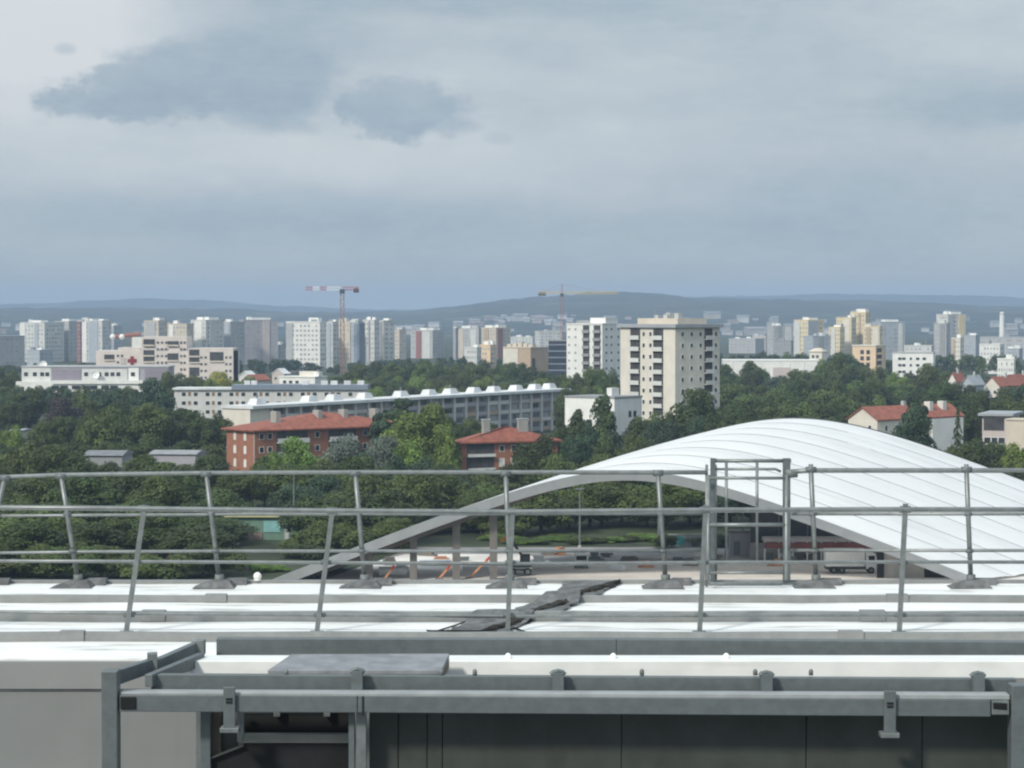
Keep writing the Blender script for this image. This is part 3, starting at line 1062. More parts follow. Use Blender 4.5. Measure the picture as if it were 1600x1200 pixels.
for i in range(8):
    xx = lerp(0.4, sl - 2.4, i / 7.0)
    MB().box(xx, xx + random.uniform(0.9, 1.9), 0.4, 1.2, 0, random.uniform(0.7, 1.5)).build('counter', random.choice([white_panel, concrete, steel_dark, concrete_dark]), st)

# white lorry
def wheel(parent, x, y, r, w_):
    m = MB()
    m.tube([(x, y - w_ / 2, r), (x, y + w_ / 2, r)], r, 14)
    o = m.build('wheel', mat('tyre', (0.02, 0.02, 0.02), rough=0.9), parent)
    MB().tube([(x, y - w_ / 2 - 0.01, r), (x, y - w_ / 2 + 0.02, r)], r * 0.55, 10).build('rim', steel_dark, o)


lY = 335.5
lx0, lx1 = XA(1290, lY, 880), XA(1371, lY, 880)
lo = thing('box_lorry', 'white box lorry parked beside the dark pillar of the arched hall', 'lorry', (lx0, lY, 0.02))
L = lx1 - lx0
bevel(MB().box(0, L * 0.76, 0, 2.4, 1.0, 3.35).build('cargo_box', white_panel, lo), 0.05)
m = MB()
prof = [(L * 0.78, 0.65), (L, 0.65), (L, 1.7), (L * 0.965, 2.75), (L * 0.78, 2.85)]
m.add([(x, 0.05, z) for x, z in prof] + [(x, 2.35, z) for x, z in prof], [(0, 1, 2, 3, 4), (9, 8, 7, 6, 5)] + [(i, i + 5, (i + 1) % 5 + 5, (i + 1) % 5) for i in range(5)])
bevel(m.build('cab', white_panel, lo), 0.04)
MB().box(L * 0.83, L * 0.95, 0.02, 0.06, 1.75, 2.5).build('side_window', opening_black, lo)
MB().box(0.1, L * 0.95, 0.2, 2.2, 0.6, 0.98).build('chassis', mat('green_grey_chassis', (0.06, 0.075, 0.07), var=0.2), lo)
for x in (L * 0.16, L * 0.32, L * 0.88):
    for y in (0.18, 2.2):
        wheel(lo, x, y, 0.48, 0.28)
# small white van
vY = 342.0
vx = XA(898, vY, 880)
va = thing('white_van', 'small white van with dark windscreen standing in the pale yard', 'van', (vx, vY, 0.02))
m = MB()
prof = [(0, 0.35), (1.9, 0.35), (1.9, 1.2), (1.75, 2.0), (0.1, 2.0), (0, 1.2)]
m.add([(x, 0.0, z) for x, z in prof] + [(x, 4.4, z) for x, z in prof], [(0, 1, 2, 3, 4, 5), (11, 10, 9, 8, 7, 6)] + [(i, i + 6, (i + 1) % 6 + 6, (i + 1) % 6) for i in range(6)])
bevel(m.build('body', mat('van_white', (0.62, 0.62, 0.60), rough=0.35, var=0.08), va), 0.08)
MB().box(0.22, 1.68, -0.04, 0.0, 1.22, 1.85).build('windscreen', opening_black, va)
MB().box(0.1, 1.8, -0.06, 0.0, 0.35, 0.6).build('bumper', steel_dark, va)
for x in (0.1, 1.55):
    MB().box(x, x + 0.25, -0.05, 0.0, 0.75, 0.95).build('headlight', sheet_white, va)
for x in (0.12, 1.78):
    for y in (0.9, 3.5):
        m = MB().tube([(x - 0.1, y, 0.33), (x + 0.1, y, 0.33)], 0.33, 12)
        m.build('wheel', MATS['tyre'], va)
# dark telescopic loader among the columns
dY = 333.0
dx = XA(792, dY, 880)
dl = thing('telescopic_loader', 'dark construction loader with raised orange tipped boom near the columns', 'loader', (dx, dY, 0.02))
dk = mat('machine_dark', (0.035, 0.04, 0.04), var=0.3, scale=2)
bevel(MB().box(0.2, 3.4, 0, 2.2, 0.7, 1.7).build('body', dk, dl), 0.08)
bevel(MB().box(1.8, 3.2, 0.1, 1.2, 1.72, 2.9).build('cab', dk, dl), 0.06)
MB().box(1.95, 3.05, 0.04, 0.1, 1.9, 2.75).build('cab_window', dark_glazing, dl)
MB().box(0.1, 3.5, -0.05, 0.02, 0.95, 1.15).build('side_stripe', concrete, dl)
MB().beam((2.6, 1.6, 1.8), (0.2, 1.6, 5.4), 0.3, 0.35).build('boom', dk, dl)
MB().beam((0.2, 1.6, 5.4), (-0.9, 1.6, 4.6), 0.28, 0.3).build('boom_tip', mat('orange_paint', (0.55, 0.13, 0.04), rough=0.5, var=0.2), dl)
for x in (0.75, 2.85):
    for y in (0.0, 2.2):
        wheel(dl, x, y, 0.55, 0.4)
# slanted orange props and a white pipe
for i, (xa, ya, xb, yb, lab) in enumerate(((600, 904, 613, 884, 'short orange slanted prop beside the white pipe'), (686, 905, 700, 884, 'orange slanted prop between two middle columns'), (733, 905, 764, 866, 'long orange slanted prop with red head by the loader'))):
    Yp = 328.0 + i
    a = W(xa, ya, Yp)
    b = W(xb, yb, Yp)
    a.z = 0.02
    b.x += (b.x - a.x) * 0.2
    th_ = thing('raking_prop', lab, 'prop', a)
    d = b - a
    MB().beam((0, 0, 0.05), d * 0.72, 0.28, 0.28).build('lower_tube', mat('pale_orange', (0.50, 0.25, 0.14), var=0.2), th_)
    MB().beam(d * 0.72, d, 0.36, 0.36).build('head', mat('red_orange', (0.45, 0.08, 0.04), var=0.2), th_)
    MB().box(-0.5, 0.5, -0.4, 0.4, 0, 0.12).build('base_block', concrete_dark, th_)
pa, pb = W(592, 897, 333), W(637, 896, 333)
pi = tag(MB().tube([(0, 0, 0), (pb.x - pa.x, 0, 0)], 0.62, 20).build('pipe', white_panel), 'fat white pipe lying on the paved yard', 'pipe')
pi.location = (pa.x, 333, 0.64)
MB().tube([(pb.x - pa.x - 0.02, 0, 0), (pb.x - pa.x + 0.01, 0, 0)], 0.5, 18).build('open_end', opening_black, pi)
# low pale slabs and stacks on the yard
for i, (xa, xb, yt, Y, mt, lab) in enumerate(((655, 705, 876, 346, white_panel, 'pale sheet stack between columns'), (722, 765, 885, 339, white_panel, 'low pale slab stack beside the long orange prop'),
                                              (830, 885, 889, 340, paving, 'flat pale slab stack beside the loader'), (1000, 1052, 871, 350, concrete, 'long grey kerb stone stack under the light mast'))):
    a, b = W(xa, yt, Y), W(xb, yt, Y)
    th_ = thing('slab_stack', lab, 'slab stack', (a.x, Y, 0.02))
    h = max(a.z - 0.02, 0.5)
    n = 3
    for k in range(n):
        z0 = h * k / n
        MB().box(0.1 * (k % 2), b.x - a.x - 0.15 * (k % 2), 0.05 * k, 2.2, z0 + 0.004, h * (k + 1) / n - 0.05).build('slab', mt, th_)
# loose building material lying about the yard
random.seed(12)
junk = [('grey', concrete_dark), ('pale', white_panel), ('brown', soffit_m), ('orange', MATS['pale_orange']), ('dark', steel_dark)]
for i in range(22):
    px = [610, 628, 668, 690, 725, 748, 842, 858, 876, 930, 948, 965, 985, 1010, 1060, 1078, 1096, 1120, 1215, 1232, 1248, 1262][i]
    Y = random.uniform(334, 362)
    cw, mt = junk[i % 5]
    th_ = thing('material_pile', cw + ' pile of building material on the yard under the arch', 'pile', (XA(px, Y, 880), Y, 0.026), random.uniform(-0.6, 0.6), 'piles of building material on the yard')
    zz = 0.0
    for k in range(random.choice((2, 3, 4))):
        w_, h_ = random.uniform(0.5, 1.5) * (1 - 0.12 * k), random.uniform(0.15, 0.4)
        MB().box(-w_, w_ * random.uniform(0.7, 1), -0.4, 0.5, zz + 0.003, zz + h_).build('layer', mt, th_)
        zz += h_
# light masts beyond the arch
for (x, yt, Y, lab) in ((906, 765, 374, 'slim pale light mast beside green bushes'), (1030, 748, 374, 'thicker pale light mast rising near the painted wall'), (1161, 800, 362, 'light mast with two lamp arms by the kiosk'), (459, 742, 392, 'lone light mast with flat lamp head rising above the green shed')):
    a = W(x, yt, Y)
    th_ = thing('light_mast', lab, 'lamp post', (a.x, Y, 0))
    MB().tube([(0, 0, 0), (0, 0, a.z)], 0.16 if x != 1030 else 0.26, 8, r1=0.10 if x != 1030 else 0.2).build('pole', galv_pipe, th_)
    MB().box(-0.7, 0.7, -0.15, 0.15, a.z + 0.002, a.z + 0.2).build('lamp_head', galv_pipe, th_)
    MB().lathe([(0.3, 0), (0.3, 0.1), (0.18, 0.35)], 10).build('base', concrete, th_)

# ------------------------------------------------------------------ buildings
WALLS = {
    'cream': (0.655, 0.62, 0.55), 'pinkcream': (0.64, 0.575, 0.535), 'white': (0.74, 0.74, 0.72), 'pale': (0.58, 0.585, 0.57), 'grey': (0.42, 0.43, 0.44), 'greydark': (0.28, 0.29, 0.30), 'beige': (0.56, 0.50, 0.42),
    'yellow': (0.68, 0.58, 0.38), 'peach': (0.70, 0.54, 0.38), 'tan': (0.44, 0.34, 0.25), 'bluegrey': (0.38, 0.42, 0.47), 'violetgrey': (0.36, 0.35, 0.38), 'brick': (0.36, 0.135, 0.075),
    'redtile': (0.26, 0.09, 0.06), 'redstripe': (0.28, 0.13, 0.11), 'roofgrey': (0.34, 0.36, 0.39), 'roofblue': (0.20, 0.24, 0.30), 'pinkgrey': (0.52, 0.46, 0.44),
}


def wm(k):
    return mat('wall_' + k, WALLS[k], rough=0.85, var=0.07, scale=0.25, streak=(tuple(c * 0.82 for c in WALLS[k]), (0.8, 0.8, 0.06), 0.5), objvar=0.03)


brick_m = bpy.data.materials.new('red_brick')
brick_m.use_nodes = True
t = NT(brick_m.node_tree)
p = brick_m.node_tree.nodes['Principled BSDF']
tc = t.n('ShaderNodeTexCoord')
nz = t.noise(tc.outputs['Object'], 0.7, 6, 0.7)
nf = t.noise(tc.outputs['Object'], 9.0, 3, 0.6)
c_ = t.mix(t.ramp(nz, 0.35, 0.7), (0.29, 0.13, 0.08), (0.36, 0.17, 0.105))
c_ = t.mix(t.ramp(nf, 0.45, 0.7), c_, (0.22, 0.08, 0.055))
t.link(c_, p.inputs['Base Color'])
p.inputs['Roughness'].default_value = 0.9
tile_m = mat('red_roof_tiles', (0.275, 0.10, 0.07), rough=0.85, var=0.22, scale=0.9, tint=((0.22, 0.08, 0.06), 0.5, 0.58), streak=((0.29, 0.13, 0.09), (2.5, 2.5, 0.5), 0.5))
zinc = mat('pale_roof_gravel', (0.62, 0.63, 0.64), rough=0.8, var=0.12, scale=0.3)
pane = glass('window_pane', (0.035, 0.042, 0.05))
pane_soft = glass('pane_soft', (0.10, 0.11, 0.13))
brown_blind = mat('brown_blind', (0.20, 0.15, 0.13), var=0.15)
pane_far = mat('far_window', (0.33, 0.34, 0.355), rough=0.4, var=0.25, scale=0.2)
pane_pale = mat('closed_shutter', (0.66, 0.66, 0.63), var=0.08, scale=1, objvar=0.1)
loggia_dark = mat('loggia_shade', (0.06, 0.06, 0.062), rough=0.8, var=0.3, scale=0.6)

_win = {}


def win_mesh(w, h, fm, pm):
    """a framed window: pane set back inside a frame that stands a little proud"""
    key = (round(w, 2), round(h, 2), fm.name, pm.name)
    if key in _win:
        return _win[key]
    m = MB()
    b = min(0.09, w * 0.12)
    m.cur = 0
    for (x0, x1, z0, z1) in ((-w / 2, -w / 2 + b, 0, h), (w / 2 - b, w / 2, 0, h), (-w / 2 + b, w / 2 - b, 0, b), (-w / 2 + b, w / 2 - b, h - b, h)):
        m.box(x0, x1, -0.07, 0.02, z0, z1)
    m.cur = 1
    m.box(-w / 2 + b, w / 2 - b, -0.03, 0.02, b, h - b)
    _win[key] = m.mesh('window', [fm, pm])
    return _win[key]


class Block:
    """box building seen over its near corner: face A runs left-and-back from the corner, face B right-and-back; a = turn of face A"""
    def __init__(self, name, label, cat, pxl, pxc, pxr, pytop, D, a, wall, depth=None, group=None, base=0.0):
        self.a = R(a)
        sx = D / F
        self.wa = (pxc - pxl) * sx / max(math.cos(self.a), 0.05)
        self.wb = depth if depth else (pxr - pxc) * sx / max(math.sin(self.a), 0.05)
        self.h = ZA(pytop, D)
        self.root = thing(name, label, cat, (XA(pxc, D), D, 0), -self.a, group)
        self.D = D
        self.wall = wm(wall) if isinstance(wall, str) else wall
        self.part('wall', self.wall, -self.wa, 0, 0, self.wb, 0, self.h)

    def part(self, name, m, x0, x1, y0, y1, z0, z1, parent=None):
        return MB().box(x0, x1, y0, y1, z0, z1).build(name, m, parent or self.root)

    def parapet(self, over=0.3, th=0.5, m=None):
        return self.part('roof_slab', m or self.wall, -self.wa - over, over, -over, self.wb + over, self.h + 0.003, self.h + th)

    def penthouse(self, f0, f1, g0=0.3, g1=0.7, h=2.6, m=None, lift=0.5):
        return self.part('penthouse', m or self.wall, -self.wa * (1 - f0), -self.wa * (1 - f1), self.wb * g0, self.wb * g1, self.h + lift + 0.004, self.h + lift + h)

    def frac(self, face, f):
        return (-self.wa * (1 - f)) if face == 'A' else self.wb * f

    def windows(self, face, fs, zs, w, h, fm=None, pm=None, name='window'):
        me = win_mesh(w, h, fm or self.wall, pm or pane)
        for f in fs:
            for z in zs:
                c = self.frac(face, f)
                if face == 'A':
                    link(name, me, self.root, (c, 0, z))
                else:
                    link(name, me, self.root, (0, c, z), (0, 0, math.pi / 2))

    def strip(self, face, f0, f1, z0, z1, m, proud=0.12, name='bay'):
        c0, c1 = self.frac(face, f0), self.frac(face, f1)
        if face == 'A':
            return self.part(name, m, c0, c1, -proud, 0.02, z0, z1)
        return self.part(name, m, -0.02, proud, c0, c1, z0, z1)

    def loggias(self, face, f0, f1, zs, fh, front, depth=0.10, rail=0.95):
        """stack of loggias: dark panel painted as the shade of a recess with a pale balcony front and slab at each floor"""
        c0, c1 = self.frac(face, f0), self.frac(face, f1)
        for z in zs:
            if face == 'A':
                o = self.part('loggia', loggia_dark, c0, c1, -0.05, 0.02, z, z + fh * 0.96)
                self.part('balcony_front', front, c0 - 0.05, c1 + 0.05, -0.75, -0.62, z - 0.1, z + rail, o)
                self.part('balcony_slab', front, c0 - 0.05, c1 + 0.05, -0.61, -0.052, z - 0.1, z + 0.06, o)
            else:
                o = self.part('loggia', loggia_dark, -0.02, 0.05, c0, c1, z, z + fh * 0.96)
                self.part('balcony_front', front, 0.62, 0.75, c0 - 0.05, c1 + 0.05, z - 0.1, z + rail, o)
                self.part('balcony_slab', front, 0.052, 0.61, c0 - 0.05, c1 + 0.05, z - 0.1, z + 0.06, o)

    def tiny_windows(self, face, f0, f1, z0, z1, nx, nz, w, h, m=None, jit=0.0, hollow=0.0):
        """the many small windows of a far facade, one part"""
        mb = MB()
        for i in range(nx):
            for j in range(nz):
                if random.random() < hollow:
                    continue
                c = self.frac(face, lerp(f0, f1, (i + 0.5) / nx))
                z = lerp(z0, z1, (j + 0.5) / nz)
                hw, hh = w / 2 * random.uniform(1 - jit, 1 + jit), h / 2
                if face == 'A':
                    mb.box(c - hw, c + hw, -0.08, 0.02, z - hh, z + hh)
                else:
                    mb.box(-0.02, 0.08, c - hw, c + hw, z - hh, z + hh)
        if not mb.v:
            return None
        o = mb.build('window_grid', m or pane_far, self.root)
        o['kind'] = 'stuff'
        return o


random.seed(21)
# ---- main cream tower
T = Block('apartment_tower', 'tall cream apartment tower with stacked loggias and overhanging grey roof', 'tower block', 973, 1055, 1131, 512, 600, 45, 'cream')
T.part('roof_slab', wm('roofgrey'), -T.wa - 0.7, 0.7, -0.7, T.wb + 0.7, T.h + 0.003, T.h + 0.85)
ph = T.part('penthouse', wm('beige'), -T.wa * 0.85, -T.wa * 0.12, T.wb * 0.2, T.wb * 0.85, T.h + 0.86, T.h + 2.3)
for i, (fx, fy, hh) in enumerate(((0.3, 0.4, 1.3), (0.5, 0.4, 0.9), (0.62, 0.6, 1.4), (0.75, 0.5, 0.8))):
    T.part('roof_unit', wm('grey'), -T.wa * fx - 0.8, -T.wa * fx + 0.6, T.wb * fy, T.wb * fy + 1.4, T.h + 2.302, T.h + 2.3 + hh, ph)
FH = 2.82
for (fx, hh) in ((0.25, 3.4), (0.7, 2.4), (0.47, 4.2)):
    MB().tube([(-T.wa * fx, T.wb * 0.4, T.h + 2.3), (-T.wa * fx, T.wb * 0.4, T.h + 2.3 + hh)], 0.07, 5).build('antenna', wm('greydark'), T.root)
zs = [T.h - 2.95 - FH * k for k in range(10)]
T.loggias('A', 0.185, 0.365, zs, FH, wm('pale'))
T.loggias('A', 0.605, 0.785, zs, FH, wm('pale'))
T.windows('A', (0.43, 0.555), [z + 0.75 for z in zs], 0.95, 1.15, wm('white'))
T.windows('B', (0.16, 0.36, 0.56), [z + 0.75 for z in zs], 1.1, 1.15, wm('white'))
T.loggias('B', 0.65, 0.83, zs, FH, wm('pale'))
T.windows('B', (0.91,), [z + 0.75 for z in zs], 1.0, 1.15, wm('white'))
# ---- white tower behind it
T2 = Block('apartment_tower', 'white apartment tower with rounded dark balconies and a shaded side', 'tower block', 886, 941, 975, 507, 870, 30, 'white')
T2.parapet(0.2, 0.4)
T2.penthouse(0.55, 0.98, 0.2, 0.8, 1.9, wm('white'))
T2.part('roof_rail', wm('greydark'), -T2.wa * 0.9, -T2.wa * 0.5, T2.wb * 0.3, T2.wb * 0.31, T2.h + 0.41, T2.h + 1.5)
zs2 = [T2.h - 3.0 - 2.82 * k for k in range(9)]
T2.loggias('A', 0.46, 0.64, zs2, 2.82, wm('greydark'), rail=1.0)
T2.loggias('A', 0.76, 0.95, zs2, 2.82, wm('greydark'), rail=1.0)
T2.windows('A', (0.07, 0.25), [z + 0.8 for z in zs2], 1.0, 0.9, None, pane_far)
T2.windows('B', (0.2, 0.45, 0.8), [z + 0.8 for z in zs2], 1.5, 1.0, None, pane_soft)
# ---- brick block with hipped red roof (left)
def hip_roof(B, eave, rise, inset, m):
    x0, x1, y0, y1, z = -B.wa - eave, eave, -eave, B.wb + eave, B.h
    ym = (y0 + y1) / 2
    mb = MB()
    mb.add([(x0, y0, z), (x1, y0, z), (x1, y1, z), (x0, y1, z), (x0 + inset, ym, z + rise), (x1 - inset, ym, z + rise), (x0, y0, z - 0.3), (x1, y0, z - 0.3), (x1, y1, z - 0.3), (x0, y1, z - 0.3)],
           [(0, 1, 5, 4), (1, 2, 5), (2, 3, 4, 5), (3, 0, 4), (6, 9, 8, 7), (0, 6, 7, 1), (1, 7, 8, 2), (2, 8, 9, 3), (3, 9, 6, 0)])
    return mb.build('roof', m, B.root)


B1 = Block('brick_block', 'long red brick block with arched white windows at its gable end', 'building', 346, 398, 640, 672, 505, 52, brick_m)
B1.root['label'] = 'long red brick block with white arched windows and red hipped roof'
rf = hip_roof(B1, 0.9, 3.2, 6, tile_m)
zsb = [B1.h - 2.85 - 2.8 * k for k in range(4)]


def arch_window(w, h):
    m = MB()
    pts = [(-w / 2, 0), (w / 2, 0)] + [(w / 2 * math.cos(a), h - w / 2 + w / 2 * math.sin(a)) for a in [math.pi * k / 8 for k in range(9)]]
    n = len(pts)
    m.add([(x, -0.08, z) for x, z in pts] + [(x, 0.02, z) for x, z in pts], [tuple(range(n)), tuple(range(n, 2 * n))[::-1]] + [(i, n + i, n + (i + 1) % n, (i + 1) % n) for i in range(n)])
    return m.mesh('arched_window', pane_pale)


aw = arch_window(1.0, 1.75)
for f in (0.30, 0.66):
    for z in zsb:
        link('arched_window', aw, B1.root, (B1.frac('A', f), 0, z + 0.5))
MB().tube([(-0.15, -0.1, 0), (-0.15, -0.1, B1.h - 0.4)], 0.07, 6).build('downpipe', wm('pale'), B1.root)
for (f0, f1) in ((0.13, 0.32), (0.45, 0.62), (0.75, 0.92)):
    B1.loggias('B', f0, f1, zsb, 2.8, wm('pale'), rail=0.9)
B1.windows('B', (0.04, 0.09, 0.38, 0.68), [z + 0.8 for z in zsb], 1.2, 1.3, wm('white'))
for f, ff in ((0.18, 0.35), (0.44, 0.3), (0.60, 0.3), (0.8, 0.3)):
    cy = B1.wb * f
    MB().box(-B1.wa * 0.42, -B1.wa * 0.22, cy - 0.55, cy + 0.55, B1.h + 1.2, B1.h + 3.6).build('chimney', concrete, rf)
# ---- second brick block
B2 = Block('brick_block', 'smaller red brick block with big grey chimneys on its red roof', 'building', 712, 720, 880, 691, 482, 70, brick_m)
B2.wb = 21.5
rf2 = hip_roof(B2, 0.8, 3.0, 2.5, tile_m)
zsb = [B2.h - 2.9 - 2.8 * k for k in range(4)]
B2.root.rotation_euler = (0, 0, -R(64))
B2.loggias('B', 0.06, 0.34, zsb, 2.8, wm('pale'), rail=0.5)
B2.windows('B', (0.42, 0.54), [zsb[0] + 0.8], 1.1, 1.3, wm('white'))
B2.windows('B', (0.42, 0.54), [z + 0.6 for z in zsb[1:]], 1.2, 1.7, wm('white'), pane_pale)
B2.windows('B', (0.90,), [z + 0.6 for z in zsb], 1.2, 1.7, wm('white'), pane_pale)
B2.windows('B', (0.68, 0.78), [z + 0.8 for z in zsb], 1.1, 1.3, wm('white'))
for f, w_ in ((0.28, 1.5), (0.66, 2.1)):
    cy = B2.wb * f
    MB().box(-B2.wa * 0.5, -B2.wa * 0.22, cy - w_ / 2, cy + w_ / 2, B2.h + 1.0, B2.h + 4.2).build('chimney', concrete, rf2)
    MB().box(-B2.wa * 0.52, -B2.wa * 0.20, cy - w_ / 2 - 0.15, cy + w_ / 2 + 0.15, B2.h + 4.202, B2.h + 4.45).build('chimney_cap', wm('grey'), rf2)
# ---- long slab block receding to the right behind the brick blocks
SLa, SLb = W(388, 640, 612), W(884, 611, 756)
d = SLb - SLa
SL = thing('slab_block', 'long low concrete slab block with white flat roof and piered facade', 'building', (SLa.x, SLa.y, 0), math.atan2(d.y, d.x))
Ln = math.hypot(d.x, d.y)
Hs = 12.0
MB().box(0, Ln, 0, 8, 0, Hs).build('wall', mat('wall_shaded', (0.23, 0.205, 0.195), var=0.1, scale=0.3), SL)  # brownish wall, its colour darkened for the facade's shaded side
MB().box(-0.4, Ln + 0.4, -1.7, 8.4, Hs + 0.003, Hs + 0.75).build('roof_slab', zinc, SL)
n = 26
for i in range(n):
    xx = Ln * (i + 0.5) / n
    MB().box(xx - 0.45, xx + 0.45, -0.55, 0.02, 0, Hs - 0.1).build('pier', wm('pale'), SL)
    if i < n - 1:
        for k in range(4):
            z = 0.4 + 2.9 * k
            o = MB().box(xx + 0.46, xx + Ln / n - 0.46, -0.3, 0.02, z, z + 1.05).build('spandrel', wm(random.choice(['tan', 'violetgrey', 'pinkgrey', 'violetgrey', 'greydark', 'pale'])), SL)
            link('window', win_mesh(random.choice((2.2, 3.4, 4.6)), 1.5, wm('greydark'), random.choice((pane, pane_soft, pane_soft, brown_blind, pane_far))), SL, (xx + Ln / n * 0.5, 0, z + 1.15))
MB().box(-0.06, Ln * 0.05, -0.6, 8.02, 0, Hs - 0.1).build('end_wall', wm('cream'), SL)
for i, f in enumerate((0.06, 0.20, 0.27, 0.36, 0.47, 0.56, 0.63, 0.71, 0.78, 0.86, 0.93, 0.985)):
    xx = Ln * f
    mb = MB()
    w0, w1 = 2.4, 1.5
    mb.add([(xx - w0, 3, Hs + 0.75), (xx + w0, 3, Hs + 0.75), (xx + w0, 6, Hs + 0.75), (xx - w0, 6, Hs + 0.75), (xx - w1, 3.4, Hs + 2.3), (xx + w1, 3.4, Hs + 2.3), (xx + w1, 5.6, Hs + 2.3), (xx - w1, 5.6, Hs + 2.3)],
           [(4, 5, 6, 7), (0, 1, 5, 4), (1, 2, 6, 5), (2, 3, 7, 6), (3, 0, 4, 7)])
    ru = mb.build('roof_hood', zinc, SL)
    if i % 2 == 0:
        MB().tube([(xx, 4.5, Hs + 2.3), (xx, 4.5, Hs + 3.4)], 0.25, 8).build('vent_pipe', galv_pipe, ru)
# ---- the slab behind with the blue grey roof
S2 = Block('slab_block', 'long low block with blue grey roof and brown shuttered windows behind trees', 'building', 272, 572, 575, 609, 800, 0, 'pale', depth=12)
S2.part('roof_slab', wm('roofblue'), -S2.wa * 0.70, 0.6, -0.8, S2.wb + 0.6, S2.h + 0.003, S2.h + 1.6)
S2.part('roof_slab', zinc, -S2.wa - 0.5, -S2.wa * 0.70 - 0.01, -0.8, S2.wb + 0.6, S2.h + 0.003, S2.h + 0.6)
zss = [S2.h - 3.0 - 2.9 * k for k in range(4)]
brownsh = mat('brown_shutter', (0.22, 0.14, 0.09), var=0.2)
S2.windows('A', [0.05 + 0.062 * i for i in range(15)], [z + 0.8 for z in zss], 1.5, 1.4, wm('white'))
S2.windows('A', [0.08 + 0.124 * i for i in range(7)], [z + 0.8 for z in zss], 1.2, 1.5, wm('white'), brownsh)
for f in (0.38, 0.41, 0.68, 0.78, 0.83, 0.90, 0.97):
    c = S2.frac('A', f)
    S2.part('roof_unit', zinc, c - 1.1, c + 1.1, 2, 4.4, S2.h + 1.602, S2.h + 2.9)
# ---- low white building beside the cypress trees
WB = Block('low_building', 'low white building with a graffiti patch between cypress trees and the cream tower', 'building', 884, 960, 1006, 623, 572, 38, 'white')
WB.parapet(0.15, 0.45, wm('greydark'))
WB.windows('B', (0.56, 0.74), [WB.h - 4.6], 1.3, 1.6, wm('grey'))
WB.windows('A', (0.25, 0.5, 0.7), [WB.h - 6.5], 1.6, 1.5, wm('grey'))
MB().box(0.003, 0.05, WB.wb * 0.25, WB.wb * 0.8, WB.h - 9.5, WB.h - 7.8).build('graffiti_patch', mat('faded_graffiti', (0.45, 0.42, 0.42), var=0.2, scale=0.6, tint=((0.15, 0.20, 0.42), 0.8, 0.52), streak=((0.6, 0.4, 0.12), (0.7, 0.7, 0.7), 0.7)), WB.root)
WB.part('stair_turret', wm('white'), -WB.wa * 0.3, -WB.wa * 0.2, 3, 6, WB.h + 0.5, WB.h + 2.4)
# ---- purple grey and white terraced building, left
PB = Block('terraced_building', 'lilac grey and white terraced building with two roof dishes above dark trees', 'building', 34, 263, 265, 574, 900, 0, 'violetgrey', depth=16)
PB.parapet(0.3, 0.5, wm('grey'))
lo_h = PB.h - 5.2
PB.part('lower_storey', wm('white'), -PB.wa - 1.5, -PB.wa * 0.16, -3.5, -0.003, 0, lo_h)
PB.part('terrace_parapet', wm('white'), -PB.wa * 0.78, -PB.wa * 0.16, -4.1, -3.6, lo_h - 0.8, lo_h + 0.5)
PB.strip('A', 0.0, 0.20, lo_h, PB.h - 0.2, wm('pale'), 0.2)
PB.strip('A', 0.41, 0.72, lo_h, PB.h - 0.6, wm('pale'), 0.2)
PB.strip('A', 0.21, 0.405, lo_h, PB.h - 0.8, mat('lilac_cladding', (0.25, 0.225, 0.27), var=0.06, scale=0.4), 0.25, 'cladding')
PB.strip('A', 0.84, 0.995, lo_h - 1, PB.h - 0.5, MATS['lilac_cladding'], 0.25, 'cladding')
PB.strip('A', 0.73, 0.80, lo_h, PB.h - 0.2, wm('white'), 0.5)
me = win_mesh(1.7, 1.7, wm('white'), pane)
for f in (0.03, 0.09, 0.14, 0.175, 0.44, 0.49, 0.53, 0.58, 0.62, 0.66, 0.76):
    link('window', me, PB.root, (PB.frac('A', f), -0.21 if f < 0.73 else -0.51, lo_h + 1.8))
me = win_mesh(3.0, 1.5, wm('greydark'), pane)
for f in (0.24, 0.30, 0.38, 0.45, 0.50, 0.58, 0.64):
    link('window', me, PB.root, (PB.frac('A', f), -3.51, lo_h - 2.9))
me = win_mesh(1.0, 1.6, wm('grey'), pane)
for f in (0.02, 0.06, 0.11):
    link('window', me, PB.root, (PB.frac('A', f), -3.51, lo_h - 3.4))
for (px, py, dy) in ((66, 571, 0.0), (151, 586, -2.0)):
    c = W(px, py, 900)
    dsh = MB()
    dsh.lathe([(0.2, 0), (1.0, 0.25), (1.5, 0.75), (1.55, 0.8), (1.0, 0.35), (0.2, 0.12)], 14)
    o = dsh.build('roof_dish', white_panel, PB.root)
    o.location = (c.x - PB.root.location.x, 2 + dy * 2, max(c.z, lo_h + 1.0))
    o.rotation_euler = (R(70), 0, 0)
    MB().tube([(0, 0, 0.1), (0, -1.2 if dy == 0 else -1.4, 0.1)], 0.12, 6).build('mast', galv_pipe, o)
